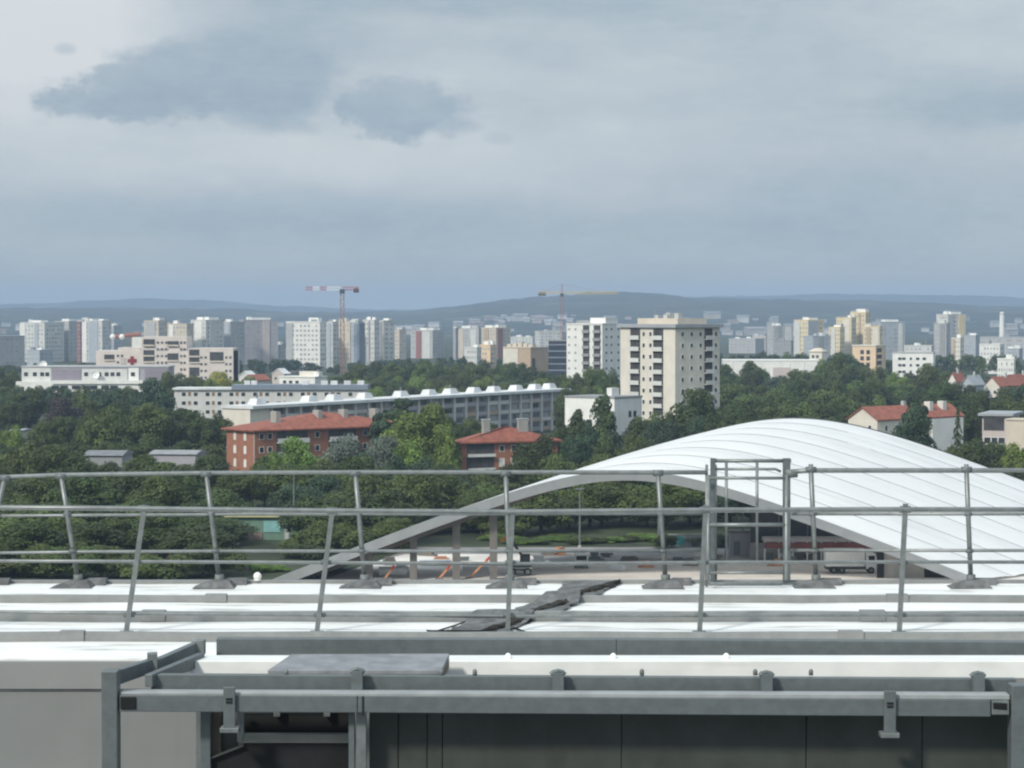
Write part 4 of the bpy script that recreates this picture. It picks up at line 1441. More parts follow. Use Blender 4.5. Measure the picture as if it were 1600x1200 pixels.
# ---- stepped cream building with dark loggias
CB = Block('stepped_building', 'stepped cream apartment building with dark loggias and a red emblem', 'building', 150, 365, 367, 548, 1050, 0, 'pinkcream', depth=22)
for (x0, x1, yt) in ((0.33, 0.66, 526), (0.67, 1.0, 544), (0.16, 0.32, 543)):
    z1 = ZA(yt, 1050)
    CB.part('upper_storeys', CB.wall, CB.frac('A', x0), CB.frac('A', x1), 0.4 if x0 < 0.6 else -1.2, 18, CB.h - (0.0 if x0 < 0.2 else 14), z1)
up = ZA(526, 1050)
for (f0, f1, ya, yb) in ((0.345, 0.425, 530, 541), (0.345, 0.425, 547, 567), (0.52, 0.60, 533, 541), (0.52, 0.60, 552, 565), (0.68, 0.755, 546, 568), (0.68, 0.755, 574, 590), (0.83, 0.93, 550, 566), (0.06, 0.135, 554, 564)):
    z0, z1 = ZA(yb, 1050), ZA(ya, 1050)
    o = CB.part('loggia', loggia_dark, CB.frac('A', f0), CB.frac('A', f1), -0.05 if f0 < 0.66 else -1.25, 0.45, z0, z1)
    k = max(1, int((z1 - z0) / 2.6))
    for q in range(k):
        CB.part('balcony_front', wm('beige'), CB.frac('A', f0), CB.frac('A', f1), -0.5 if f0 < 0.66 else -1.7, -0.4 if f0 < 0.66 else -1.6, z0 + q * 2.7, z0 + q * 2.7 + 0.7, o)
me = win_mesh(1.2, 1.2, wm('pinkcream'), pane_soft)
for f in (0.45, 0.48, 0.51, 0.62, 0.645):
    for z in [up - 3.2 - 2.9 * k for k in range(6)]:
        link('window', me, CB.root, (CB.frac('A', f), 0.39 if z > CB.h else 0, z))
for f in (0.77, 0.80, 0.95, 0.98):
    for z in [CB.h - 3.5 - 2.9 * k for k in range(4)]:
        link('window', me, CB.root, (CB.frac('A', f), -1.2, z))
for f in (0.16, 0.19):
    for z in (CB.h - 2.8, CB.h - 5.6):
        link('window', me, CB.root, (CB.frac('A', f), 0, z))
c = CB.frac('A', 0.263)
m = MB()
em = CB.h - 4.3
m.box(c - 0.75, c + 0.75, -0.25, -0.05, em - 1.9, em + 1.9)
m.box(c - 1.9, c - 0.752, -0.25, -0.05, em - 0.75, em + 0.75)
m.box(c + 0.752, c + 1.9, -0.25, -0.05, em - 0.75, em + 0.75)
m.build('red_cross_emblem', mat('emblem_red', (0.24, 0.025, 0.035), rough=0.5, var=0.1), CB.root)
CB.part('emblem_backing', wm('pinkgrey'), c - 5.0, c - 2.7, -0.2, -0.02, em - 1.4, em + 1.4)
# red and white balls on the roof (warning markers on a boom)
wb_ = thing('striped_roof_boom', 'red and white roof boom with two white balls on the stepped building', 'roof boom', W(206, 548, 1056))
zb = ZA(527, 1056) - wb_.location.z
MB().tube([(0, 0, 0), (0, 0, zb)], 0.35, 8).build('mast', wm('redstripe'), wb_)
MB().tube([(-9, 0, zb), (4, 0, zb + 1.5)], 0.9, 8).build('boom', wm('redstripe'), wb_)
for x in (-8.2, -4.2):
    MB().lathe([(0.3, -1.2), (1.0, -0.8), (1.35, 0), (1.0, 0.8), (0.3, 1.2)], 12, (x, -0.6, zb + 0.2)).build('ball', white_panel, wb_)
tw = CB.part('stair_tower', wm('white'), CB.frac('A', 0.26), CB.frac('A', 0.335), 1, 8, CB.h + 0.003, ZA(527, 1050))

# ---- far estates: (left, corner, right, top, distance, turn, wall, label, style, group)
def far_block(pxl, pxc, pxr, top, D, a, wall, label, bays=(), nx=6, ph=(), tint=None, nb=None, cat='tower block', name='tower_block'):
    B = Block(name, label, cat, pxl, pxc, pxr, top, D, a, wall, depth=None if a > 3 else 16)
    B.parapet(0.2, 0.6)
    nz = max(3, int(B.h / 2.9))
    for (face, f0, f1, w_) in bays:
        B.strip(face, f0, f1, 0, B.h - 0.3, wm(w_), 0.5)
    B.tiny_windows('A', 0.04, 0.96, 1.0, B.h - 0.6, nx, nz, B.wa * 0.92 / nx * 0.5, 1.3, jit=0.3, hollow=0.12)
    if a > 3:
        k = nb or max(2, int(B.wb / 4))
        B.tiny_windows('B', 0.06, 0.94, 1.0, B.h - 0.6, k, nz, B.wb * 0.9 / k * 0.5, 1.3, jit=0.3, hollow=0.12)
    for _ in range(random.choice((1, 2, 2, 3))):
        f0, g0 = random.uniform(0.08, 0.8), random.uniform(0.15, 0.6)
        c = B.frac('A', f0)
        ww, hh = random.uniform(1.0, 2.6), random.uniform(0.8, 2.2)
        B.part('roof_unit', wm(random.choice(['pale', 'grey', 'white', 'greydark'])), c - ww, c + ww, B.wb * g0, B.wb * g0 + 2.4, B.h + 0.604, B.h + 0.6 + hh)
    if random.random() < 0.5:
        c = B.frac('A', random.uniform(0.2, 0.8))
        MB().tube([(c, B.wb * 0.5, B.h + 0.6), (c, B.wb * 0.5, B.h + random.uniform(3, 6))], 0.14, 5).build('antenna', wm('greydark'), B.root)
    for (f0, f1, hh) in ph:
        B.penthouse(f0, f1, 0.25, 0.8, hh, wm('white'), 0.6)
    return B


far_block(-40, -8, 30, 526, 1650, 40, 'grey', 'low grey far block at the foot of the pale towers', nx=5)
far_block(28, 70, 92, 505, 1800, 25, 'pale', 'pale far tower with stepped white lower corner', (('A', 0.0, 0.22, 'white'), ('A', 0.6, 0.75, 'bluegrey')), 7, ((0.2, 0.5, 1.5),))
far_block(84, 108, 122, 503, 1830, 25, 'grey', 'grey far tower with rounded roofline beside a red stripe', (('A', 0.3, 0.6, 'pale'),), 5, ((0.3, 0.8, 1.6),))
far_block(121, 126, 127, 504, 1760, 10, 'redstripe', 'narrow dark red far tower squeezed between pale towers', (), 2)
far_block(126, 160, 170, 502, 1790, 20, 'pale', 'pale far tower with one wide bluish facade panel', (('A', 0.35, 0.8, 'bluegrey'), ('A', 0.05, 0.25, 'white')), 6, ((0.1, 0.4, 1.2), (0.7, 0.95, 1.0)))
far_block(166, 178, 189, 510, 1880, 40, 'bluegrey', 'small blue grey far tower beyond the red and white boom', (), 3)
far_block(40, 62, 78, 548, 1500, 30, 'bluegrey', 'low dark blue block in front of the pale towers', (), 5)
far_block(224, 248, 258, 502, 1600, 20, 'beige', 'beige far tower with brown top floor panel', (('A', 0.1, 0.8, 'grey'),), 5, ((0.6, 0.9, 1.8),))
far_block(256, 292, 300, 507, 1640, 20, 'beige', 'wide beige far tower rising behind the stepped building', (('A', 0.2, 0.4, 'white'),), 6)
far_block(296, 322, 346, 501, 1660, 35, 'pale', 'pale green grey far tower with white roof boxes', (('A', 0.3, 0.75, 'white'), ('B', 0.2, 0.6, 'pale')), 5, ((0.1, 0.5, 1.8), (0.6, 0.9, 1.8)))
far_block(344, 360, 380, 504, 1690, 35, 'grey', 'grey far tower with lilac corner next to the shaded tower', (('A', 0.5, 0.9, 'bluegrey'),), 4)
far_block(372, 381, 432, 501, 1720, 62, 'violetgrey', 'broad shaded violet grey far tower with plain facade', (('B', 0.55, 0.75, 'pinkgrey'),), 3, ((0.3, 0.9, 1.6),))  # violet grey wall colour carries this tower's shade
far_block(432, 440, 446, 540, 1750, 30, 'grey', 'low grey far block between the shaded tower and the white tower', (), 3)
far_block(446, 500, 508, 504, 1480, 15, 'white', 'bright white far tower with central window columns', (('A', 0.0, 0.2, 'grey'),), 8, ((0.62, 0.9, 2.4),))  # the grey bay paints the shade on this tower's left part
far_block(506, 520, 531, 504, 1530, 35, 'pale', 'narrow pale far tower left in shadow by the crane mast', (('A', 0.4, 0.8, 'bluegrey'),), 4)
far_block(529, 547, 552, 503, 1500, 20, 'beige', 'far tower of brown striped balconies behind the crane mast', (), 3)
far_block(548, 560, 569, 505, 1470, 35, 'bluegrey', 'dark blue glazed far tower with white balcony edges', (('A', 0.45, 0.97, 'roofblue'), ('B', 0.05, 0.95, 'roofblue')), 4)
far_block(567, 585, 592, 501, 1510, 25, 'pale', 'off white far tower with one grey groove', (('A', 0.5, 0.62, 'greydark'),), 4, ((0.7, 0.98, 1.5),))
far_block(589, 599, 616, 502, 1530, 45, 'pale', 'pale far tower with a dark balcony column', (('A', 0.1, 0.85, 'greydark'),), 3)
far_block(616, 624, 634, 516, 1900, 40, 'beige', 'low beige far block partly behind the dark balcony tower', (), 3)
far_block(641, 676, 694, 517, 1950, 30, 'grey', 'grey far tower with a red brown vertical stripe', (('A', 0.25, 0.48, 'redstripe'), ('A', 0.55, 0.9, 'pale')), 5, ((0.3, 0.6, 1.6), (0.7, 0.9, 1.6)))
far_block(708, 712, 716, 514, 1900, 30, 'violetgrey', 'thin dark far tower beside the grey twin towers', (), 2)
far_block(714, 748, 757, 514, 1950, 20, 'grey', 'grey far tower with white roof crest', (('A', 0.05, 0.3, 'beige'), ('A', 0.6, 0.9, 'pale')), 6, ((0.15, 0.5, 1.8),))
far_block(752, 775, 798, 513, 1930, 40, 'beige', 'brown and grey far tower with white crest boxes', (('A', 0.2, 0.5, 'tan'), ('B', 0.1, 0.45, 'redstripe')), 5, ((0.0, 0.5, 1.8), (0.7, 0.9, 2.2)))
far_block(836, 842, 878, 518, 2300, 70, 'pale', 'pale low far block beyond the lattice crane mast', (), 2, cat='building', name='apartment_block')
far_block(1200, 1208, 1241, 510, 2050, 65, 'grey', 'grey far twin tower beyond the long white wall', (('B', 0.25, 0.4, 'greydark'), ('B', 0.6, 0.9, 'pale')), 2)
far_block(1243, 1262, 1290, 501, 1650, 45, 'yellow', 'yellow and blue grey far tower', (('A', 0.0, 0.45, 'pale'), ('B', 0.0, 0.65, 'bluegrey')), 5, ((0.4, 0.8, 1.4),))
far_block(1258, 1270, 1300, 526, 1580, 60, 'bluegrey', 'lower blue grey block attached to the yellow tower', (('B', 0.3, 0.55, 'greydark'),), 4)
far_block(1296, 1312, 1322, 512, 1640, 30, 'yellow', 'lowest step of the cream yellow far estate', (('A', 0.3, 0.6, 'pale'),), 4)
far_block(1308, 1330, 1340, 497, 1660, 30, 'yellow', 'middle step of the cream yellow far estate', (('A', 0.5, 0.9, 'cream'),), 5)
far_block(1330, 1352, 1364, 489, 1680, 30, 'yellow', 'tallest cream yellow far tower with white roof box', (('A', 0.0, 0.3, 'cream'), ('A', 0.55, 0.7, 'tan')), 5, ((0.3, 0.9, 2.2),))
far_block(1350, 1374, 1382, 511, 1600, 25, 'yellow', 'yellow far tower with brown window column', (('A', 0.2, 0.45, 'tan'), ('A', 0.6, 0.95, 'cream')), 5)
far_block(1366, 1376, 1416, 504, 1640, 68, 'bluegrey', 'blue grey far tower next to the yellow estate', (('B', 0.75, 0.9, 'pale'),), 3, ((0.0, 0.8, 1.4),))
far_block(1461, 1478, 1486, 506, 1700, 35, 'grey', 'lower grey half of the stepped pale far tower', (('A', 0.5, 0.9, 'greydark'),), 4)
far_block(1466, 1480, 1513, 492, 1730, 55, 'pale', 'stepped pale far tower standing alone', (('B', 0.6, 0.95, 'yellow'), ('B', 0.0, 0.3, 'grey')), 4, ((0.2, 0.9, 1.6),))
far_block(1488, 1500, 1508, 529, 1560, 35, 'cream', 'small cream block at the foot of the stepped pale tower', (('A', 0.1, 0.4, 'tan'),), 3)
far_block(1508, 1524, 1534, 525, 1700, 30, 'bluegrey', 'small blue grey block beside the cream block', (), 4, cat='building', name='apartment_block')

# ---- nearer single buildings
TB = Block('beige_building', 'light brown building with one tall dark window above the trees', 'building', 787, 829, 857, 544, 1200, 40, 'tan')
TB.parapet(0.3, 0.6, wm('beige'))
TB.strip('A', 0.0, 0.55, 0, TB.h - 0.3, wm('cream'), 0.5)
TB.windows('A', (0.15, 0.28, 0.41), [TB.h - 5.5, TB.h - 10], 3.0, 2.0, wm('white'))
TB.strip('B', 0.08, 0.25, 2, TB.h - 5.0, loggia_dark, 0.1, 'tall_window')
for f in (0.1, 0.3, 0.5, 0.7, 0.9):
    c = TB.frac('A', f)
    TB.part('roof_unit', wm('beige'), c - 1.3, c + 1.3, 2, 5, TB.h + 0.602, TB.h + random.uniform(1.8, 3.2))
DB = Block('dark_glass_block', 'dark blue glass office block squeezed between beige building and white tower', 'building', 857, 886, 888, 533, 1180, 8, dark_glazing)
for z in range(7):
    DB.part('floor_band', wm('roofblue'), -DB.wa + 0.01, -0.01, -0.12, -0.003, 2 + z * 3.1, 2.6 + z * 3.1)
DB.parapet(0.2, 0.5, wm('greydark'))
far_block(725, 745, 752, 544, 1350, 25, 'pale', 'low pale building behind the tree belt', (), 5, cat='building', name='low_building')
far_block(748, 766, 775, 540, 1380, 30, 'peach', 'low peach building beside the pale one', (), 4, ((0.3, 0.7, 1.8),), cat='building', name='low_building')
WW = Block('long_white_hall', 'long windowless white hall showing above the tree crowns', 'hall', 1131, 1279, 1282, 564, 1150, 3, 'white', depth=26)
WW.parapet(0.2, 0.4)
for f in (0.1, 0.25, 0.4, 0.7, 0.85):
    WW.strip('A', f, f + 0.004, 0, WW.h - 0.5, wm('grey'), 0.1, 'downpipe')
WW.strip('A', 0.52, 0.70, 0, WW.h - 3.0, wm('pinkgrey'), 0.3, 'loading_bay')
HB = Block('cream_house', 'small cream house at the end of the long white hall', 'house', 1266, 1284, 1293, 549, 1200, 35, 'cream')
hip_roof(HB, 0.4, 1.6, 2.0, wm('beige'))
HB.windows('A', (0.3, 0.65), [HB.h - 3.4], 1.6, 1.6, wm('white'))
PBld = Block('peach_building', 'peach apartment building with dark windows and balconies', 'building', 1335, 1368, 1388, 541, 1200, 35, 'peach')
PBld.parapet(0.3, 0.6, wm('cream'))
zsp = [PBld.h - 4.0 - 3.1 * k for k in range(5)]
PBld.windows('A', (0.42, 0.68), zsp, 2.0, 2.1, wm('redstripe'))
PBld.loggias('B', 0.1, 0.6, zsp, 3.1, wm('peach'))
W3 = Block('white_building', 'plain white three storey building among trees below the far towers', 'building', 1397, 1458, 1467, 552, 1180, 15, 'white')
W3.parapet(0.2, 0.5, wm('grey'))
zsw = [W3.h - 3.4 - 3.2 * k for k in range(5)]
W3.windows('A', (0.18, 0.28, 0.62, 0.78), zsw, 1.8, 1.4, wm('pale'))
W3.windows('A', (0.45,), zsw, 1.2, 1.4, wm('pale'))
for i, (x0, xc, x1, top, D, wl_, lab) in enumerate(((1532, 1562, 1578, 539, 1450, 'white', 'bright white low building below the chimney'), (1575, 1592, 1606, 546, 1420, 'bluegrey', 'blue grey low building next to the bright white one'),
                                                    (1415, 1455, 1464, 541, 1600, 'pale', 'long low pale roofed shed behind the plain white building'), (1560, 1584, 1590, 562, 1100, 'white', 'white flat roofed house among trees near the red roofs'),
                                                    (540, 596, 600, 533, 2400, 'pale', 'low pale far block hidden behind tall far towers'), (1524, 1620, 1640, 528, 1900, 'grey', 'long grey depot under the chimney'),
                                                    (798, 832, 838, 527, 2500, 'pale', 'pale far block left of the lattice crane'), (1140, 1180, 1200, 530, 2200, 'grey', 'low grey far terrace behind the cream tower'),
                                                    (1176, 1196, 1210, 526, 2300, 'pinkgrey', 'pinkish low far terrace behind the cream tower'), (1210, 1236, 1246, 533, 2000, 'greydark', 'dark low far block beside the yellow tower'))):
    b = lab.replace('left of', 'beside')
    far_block(x0, xc, x1, top, D, 20, wl_, b, (), 6, cat='building', name='low_building')
# chimney
ch = thing('chimney_stack', 'tall slim white chimney stack before the blue hills', 'chimney', (XA(1565, 2300), 2300, 0))
MB().lathe([(3.4, 0), (2.6, 14), (2.1, ZA(488, 2300)), (1.7, ZA(488, 2300) + 0.3)], 16).build('shaft', wm('white'), ch)
MB().lathe([(2.3, ZA(488, 2300) - 2.0), (2.35, ZA(488, 2300) - 1.2)], 16).build('ring', wm('grey'), ch)

# ---- houses right
def gable_roof(B, eave, rise, m, axis='y'):
    """ridge along the local y axis (over the A gable) or the x axis"""
    x0, x1, y0, y1, z = -B.wa - eave, eave, -eave, B.wb + eave, B.h
    mb = MB()
    if axis == 'y':
        xm = (x0 + x1) / 2
        top = [(xm, y0, z + rise), (xm, y1, z + rise)]
        mb.add([(x0, y0, z), (x1, y0, z), (x1, y1, z), (x0, y1, z)] + top + [(x0, y0, z - 0.25), (x1, y0, z - 0.25), (x1, y1, z - 0.25), (x0, y1, z - 0.25), (xm, y0, z + rise - 0.25), (xm, y1, z + rise - 0.25)],
               [(1, 2, 5, 4), (0, 4, 5, 3), (7, 10, 11, 8), (6, 9, 11, 10), (0, 6, 10, 4), (4, 10, 7, 1), (2, 8, 11, 5), (5, 11, 9, 3), (0, 3, 9, 6), (1, 7, 8, 2)])
        g = MB()
        g.add([(-B.wa, 0, z + 0.002), (0, 0, z + 0.002), (-B.wa / 2, 0, z + rise * B.wa / (B.wa + 2 * eave)), (-B.wa, 0.25, z + 0.002), (0, 0.25, z + 0.002), (-B.wa / 2, 0.25, z + rise * B.wa / (B.wa + 2 * eave))],
              [(0, 1, 2), (5, 4, 3), (0, 2, 5, 3), (1, 4, 5, 2)])
        g.build('gable', B.wall, B.root)
    return mb.build('roof', m, B.root)


H1 = Block('tiled_house', 'long cream house with red tiled gable roof and white chimneys', 'house', 1331, 1371, 1535, 656, 520, 45, 'cream')
rfh = gable_roof(H1, 0.35, 2.7, tile_m)
H1.windows('B', [0.10, 0.22, 0.34, 0.46, 0.58, 0.7, 0.82, 0.93], [H1.h - 2.6, H1.h - 5.6, H1.h - 8.6], 1.0, 1.3, wm('white'))
H1.windows('A', (0.75,), [H1.h - 2.4, H1.h - 5.4], 0.9, 1.2, wm('white'))
H1.strip('B', 0.62, 0.99, 0, H1.h - 0.4, wm('white'), 0.4, 'white_wing')
for f in (0.70, 0.86):
    MB().box(-H1.wa * 0.42, -H1.wa * 0.22, H1.wb * f - 0.7, H1.wb * f + 0.7, H1.h + 0.8, H1.h + 3.3).build('chimney', pane_pale, rfh)
MB().box(-H1.wa * 0.55, -H1.wa * 0.45, H1.wb * 0.45, H1.wb * 0.45 + 0.9, H1.h + 1.9, H1.h + 3.6).build('chimney', wm('grey'), rfh)
H2 = Block('flat_roofed_house', 'dull flat roofed house with tan end wall beside the tiled house', 'house', 1538, 1578, 1640, 650, 500, 20, 'pinkgrey', depth=14)
H2.parapet(0.8, 0.5, wm('roofgrey'))
H2.strip('A', 0.05, 0.8, H2.h - 3.0, H2.h - 0.5, loggia_dark, 0.1, 'shaded_gallery')
H2.windows('A', (0.2, 0.45, 0.7), [H2.h - 5.8], 1.6, 1.4, wm('white'))
H2b = Block('tan_wall_house', 'plain tan rendered house end in front of the flat roofed house', 'house', 1580, 1640, 1660, 658, 480, 30, 'beige')
H2b.parapet(0.2, 0.3, wm('beige'))
for i, (x0, xc, x1, top, D, a, wl_, lab) in enumerate(((1541, 1562, 1612, 604, 840, 40, 'cream', 'cream house under a wide red roof among dark trees'), (1570, 1586, 1640, 600, 870, 40, 'beige', 'beige house with red roof behind the wide roofed one'),
                                                       (1483, 1494, 1512, 597, 860, 40, 'white', 'small white house with dark red roof'), (1505, 1520, 1545, 602, 830, 35, 'bluegrey', 'grey gabled house between the red roofed houses'))):
    hb = Block('tiled_house', lab, 'house', x0, xc, x1, top, D, a, wl_)
    gable_roof(hb, 0.4, 3.4, tile_m if wl_ != 'bluegrey' else wm('roofgrey'))
    hb.windows('A', (0.3, 0.7), [hb.h - 2.6], 1.2, 1.3, wm('white'))
    hb.windows('B', (0.2, 0.5, 0.8), [hb.h - 2.6], 1.2, 1.3, wm('white'))
    MB().box(-hb.wa * 0.5, -hb.wa * 0.4, hb.wb * 0.5, hb.wb * 0.5 + 1, hb.h + 2.4, hb.h + 4.6).build('chimney', wm('pale'), hb.root)
# ---- small houses between the left slab and the white towers
for i, (x0, xc, x1, top, D, a, wl_, lab) in enumerate(((372, 392, 400, 588, 980, 30, 'pale', 'pale house with white roof hood behind light green trees'), (378, 398, 420, 594, 960, 40, 'pinkgrey', 'pinkish house with a dull red roof among trees'),
                                                       (424, 444, 452, 584, 1000, 30, 'pinkgrey', 'narrow pinkish house with hooded roof'))):
    hb = Block('tiled_house', lab, 'house', x0, xc, x1, top, D, a, wl_)
    gable_roof(hb, 0.3, 2.2, tile_m if i == 1 else zinc)
    hb.windows('A', (0.3, 0.7), [hb.h - 2.6], 1.2, 1.3, wm('white'))
HV = Block('white_villa', 'bright white villa with cream roof blocks and glazed terrace', 'house', 434, 492, 508, 590, 900, 25, 'white')
HV.parapet(0.3, 0.4, wm('white'))
HV.part('upper_storey', wm('cream'), -HV.wa * 0.55, -HV.wa * 0.05, 3, HV.wb * 0.8, HV.h + 0.404, HV.h + 2.2)
HV.part('roof_turret', wm('white'), -HV.wa * 0.12, HV.wa * 0.04, 2, 4, HV.h + 0.404, HV.h + 1.8)
HV.windows('A', (0.15, 0.32, 0.5, 0.7), [HV.h - 2.4], 1.6, 1.3, wm('white'))
# ---- sheds in the left wood
for (x0, xc, x1, top, D, a, wl_, roofm, rise, lab) in ((131, 190, 194, 712, 470, 4, 'greydark', mat('shed_roof', (0.19, 0.20, 0.21), var=0.15, scale=0.5), 0.8, 'grey roofed long shed in a clearing of dark trees'), (233, 305, 312, 710, 480, 6, 'violetgrey', mat('shed_roof_pale', (0.28, 0.29, 0.30), var=0.15, scale=0.5), 0.6, 'low shed with a pale curved roof under dark trees'),
                                                       (10, 30, 38, 674, 640, 20, 'pale', wm('roofgrey'), 0.5, 'small pale house among dark trees below the lilac building')):
    hb = Block('low_shed', lab, 'shed', x0, xc, x1, top, D, a, wl_, depth=9)
    x0_, x1_ = -hb.wa - 0.3, 0.3
    mb = MB()
    n = 8
    rows = []
    for k in range(n + 1):
        yy = lerp(-0.4, hb.wb + 0.4, k / n)
        zz = hb.h + rise * math.sin(math.pi * k / n)
        rows.append([(x0_, yy, zz), (x1_, yy, zz)])
    mb.grid(rows)
    mb.add([r[0] for r in rows] + [r[1] for r in rows], [tuple(range(n + 1)), tuple(range(n + 1, 2 * n + 2))[::-1]])
    mb.build('roof', roofm, hb.root)
GS = Block('green_shed', 'pale green shed with yellow roof edge and turquoise shutter', 'shed', 354, 464, 466, 808, 386, 2, mat('shed_green', (0.13, 0.22, 0.17), var=0.1, scale=0.4), depth=7)
GS.part('roof_slab', mat('yellow_edge', (0.46, 0.45, 0.24), var=0.1), -GS.wa - 0.4, 0.4, -0.6, 7.4, GS.h + 0.003, GS.h + 0.5)
GS.strip('A', 0.52, 0.76, GS.h - 2.4, GS.h - 0.6, mat('turquoise_shutter', (0.20, 0.40, 0.40), var=0.1), 0.12, 'shutter')
GS.strip('A', 0.82, 0.88, 0.1, GS.h - 0.2, wm('grey'), 0.12, 'door')
GS.strip('A', 0.0, 0.5, 0.0, GS.h * 0.35, mat('brown_plinth', (0.20, 0.16, 0.14), var=0.2), 0.15, 'plinth')

# ---- tower cranes
def crane(px, py_top, D, jib_l, jib_r, label, cols, apex, D_tilt=0.0, mw=2.0):
    base = Vector((XA(px, D), D, 0))
    th_ = thing('tower_crane', label, 'crane', base)
    zt = ZA(py_top, D)
    m = MB()
    r = 0.17
    h = mw / 2
    for sx in (-h, h):
        for sy in (-h, h):
            m.box(sx - r, sx + r, sy - r, sy + r, 0, zt)
    k = int(zt / 2.2)
    for i in range(k):
        z0, z1 = zt * i / k, zt * (i + 1) / k
        s = 1 if i % 2 else -1
        for y in (-h, h):
            m.beam((-h * s, y, z0), (h * s, y, z1), 0.2, 0.2, up=(0, 1, 0))
        for x in (-h, h):
            m.beam((x, -h * s, z0), (x, h * s, z1), 0.2, 0.2, up=(1, 0, 0))
    m.build('mast', cols[0], th_)

    def lattice(x0, x1, z, mt, name):
        mm = MB()
        dz0 = D_tilt * x0
        dz1 = D_tilt * x1
        for (yy, zz) in ((-0.8, 0), (0.8, 0), (0, 1.7)):
            mm.beam((x0, yy, z + zz + dz0), (x1, yy, z + zz + dz1), 0.4, 0.4)
        q = max(2, int(abs(x1 - x0) / 2.2))
        for i in range(q):
            a, b = lerp(x0, x1, i / q), lerp(x0, x1, (i + 1) / q)
            for yy in (-0.8, 0.8):
                mm.beam((a, yy, z + D_tilt * a), ((a + b) / 2, 0, z + 1.7 + D_tilt * a), 0.18, 0.18, up=(0, 1, 0))
                mm.beam(((a + b) / 2, 0, z + 1.7 + D_tilt * b), (b, yy, z + D_tilt * b), 0.18, 0.18, up=(0, 1, 0))
        mm.build(name, mt, th_)
    s = D / F
    xl, xr = (jib_l - px) * s, (jib_r - px) * s
    long_l = abs(xl) > abs(xr)
    jx, cx = (xl, xr) if long_l else (xr, xl)
    n = len(cols) - 2
    for i in range(n):
        lattice(jx * (0.04 + 0.96 * i / n), jx * (0.04 + 0.96 * (i + 1) / n), zt, cols[2 + i], 'jib_section')
    lattice(0, cx, zt, cols[1], 'counter_jib')
    MB().box(cx * 0.68, cx, -0.7, 0.7, zt - 1.6, zt + 1.0).build('counterweight', mat('counterweight', (0.05, 0.05, 0.055), var=0.1), th_)
    MB().box(-1.4, 1.4, -1.6, 1.4, zt - 2.2, zt + 0.4).build('cab', mat('crane_cab', (0.06, 0.06, 0.07), var=0.1), th_)
    if apex:
        m = MB()
        za = ZA(apex, D)
        m.beam((-0.8, 0, zt), (0, 0, za), 0.35, 0.35, up=(0, 1, 0))
        m.beam((0.8, 0, zt), (0, 0, za), 0.35, 0.35, up=(0, 1, 0))
        m.beam((0, 0, za), (jx * 0.7, 0, zt + 1.7), 0.15, 0.15)
        m.beam((0, 0, za), (cx * 0.9, 0, zt + 1.0), 0.15, 0.15)
        m.build('apex_frame', cols[0], th_)


cr_red = mat('crane_red', (0.34, 0.09, 0.10), var=0.1)
cr_white = mat('crane_white', (0.66, 0.68, 0.68), var=0.1)
cr_or = mat('crane_orange', (0.30, 0.17, 0.11), var=0.1)
cr_ye = mat('crane_yellow', (0.52, 0.38, 0.10), var=0.1)
crane(535, 453, 1440, 478, 561, 'flat topped tower crane with red and white jib and orange mast', [cr_or, cr_red, cr_white, cr_white, cr_red, cr_white, cr_red], None, 0.0, 2.0)
crane(878, 459, 2000, 841, 965, 'thin yellow jib tower crane with reddish mast and pointed top', [mat('crane_rust', (0.30, 0.10, 0.08), var=0.1), cr_ye, cr_ye, cr_ye, cr_ye], 444, 0.0, 2.2)

# ---- scattered pale buildings on the far wooded slope
random.seed(5)
hs_mesh = []
for k in range(5):
    m = MB()
    w_, d_, h_ = random.uniform(14, 26), 12, random.uniform(7, 15)
    m.cur = 0
    m.box(-w_ / 2, w_ / 2, -d_ / 2, d_ / 2, -6, h_)
    m.cur = 1
    z = h_ + 0.01
    m.add([(-w_ / 2 - 1, -d_ / 2 - 1, z), (w_ / 2 + 1, -d_ / 2 - 1, z), (w_ / 2 + 1, d_ / 2 + 1, z), (-w_ / 2 - 1, d_ / 2 + 1, z), (-w_ / 2 - 1, 0, z + 4), (w_ / 2 + 1, 0, z + 4)],
          [(0, 1, 5, 4), (2, 3, 4, 5), (0, 4, 3), (1, 2, 5), (3, 2, 1, 0)])
    hs_mesh.append(m.mesh('hillside_building', [mat('slope_wall_%d' % k, [(0.46, 0.46, 0.45), (0.36, 0.36, 0.36), (0.42, 0.40, 0.35), (0.40, 0.41, 0.42), (0.36, 0.32, 0.31)][k], var=0.15, scale=0.1), mat('slope_roof_%d' % k, [(0.22, 0.23, 0.25), (0.28, 0.28, 0.28), (0.22, 0.23, 0.25), (0.36, 0.36, 0.37), (0.26, 0.20, 0.17)][k], var=0.15, scale=0.1)]))


hs_label = {me.name: w for me, w in zip(hs_mesh, ('tiny white building with grey roof', 'tiny pale building with mid grey roof', 'tiny cream building with grey roof', 'tiny pale building with pale roof', 'tiny pinkish building with tan roof'))}


def hill_z(x, y):
    """height of the front wooded hill (same formula as its mesh, smooth part)"""
    D, spread = 6800, 3000
    tt = (y - (D - spread)) / (spread * 1.25)
    px = 800 + x / D * F
    k = min(max(tt, 0) / 0.8, 1.0)
    s = k * k * (3 - 2 * k)
    return max(ZA(pl(R1, px), D) * s - 1, 0)


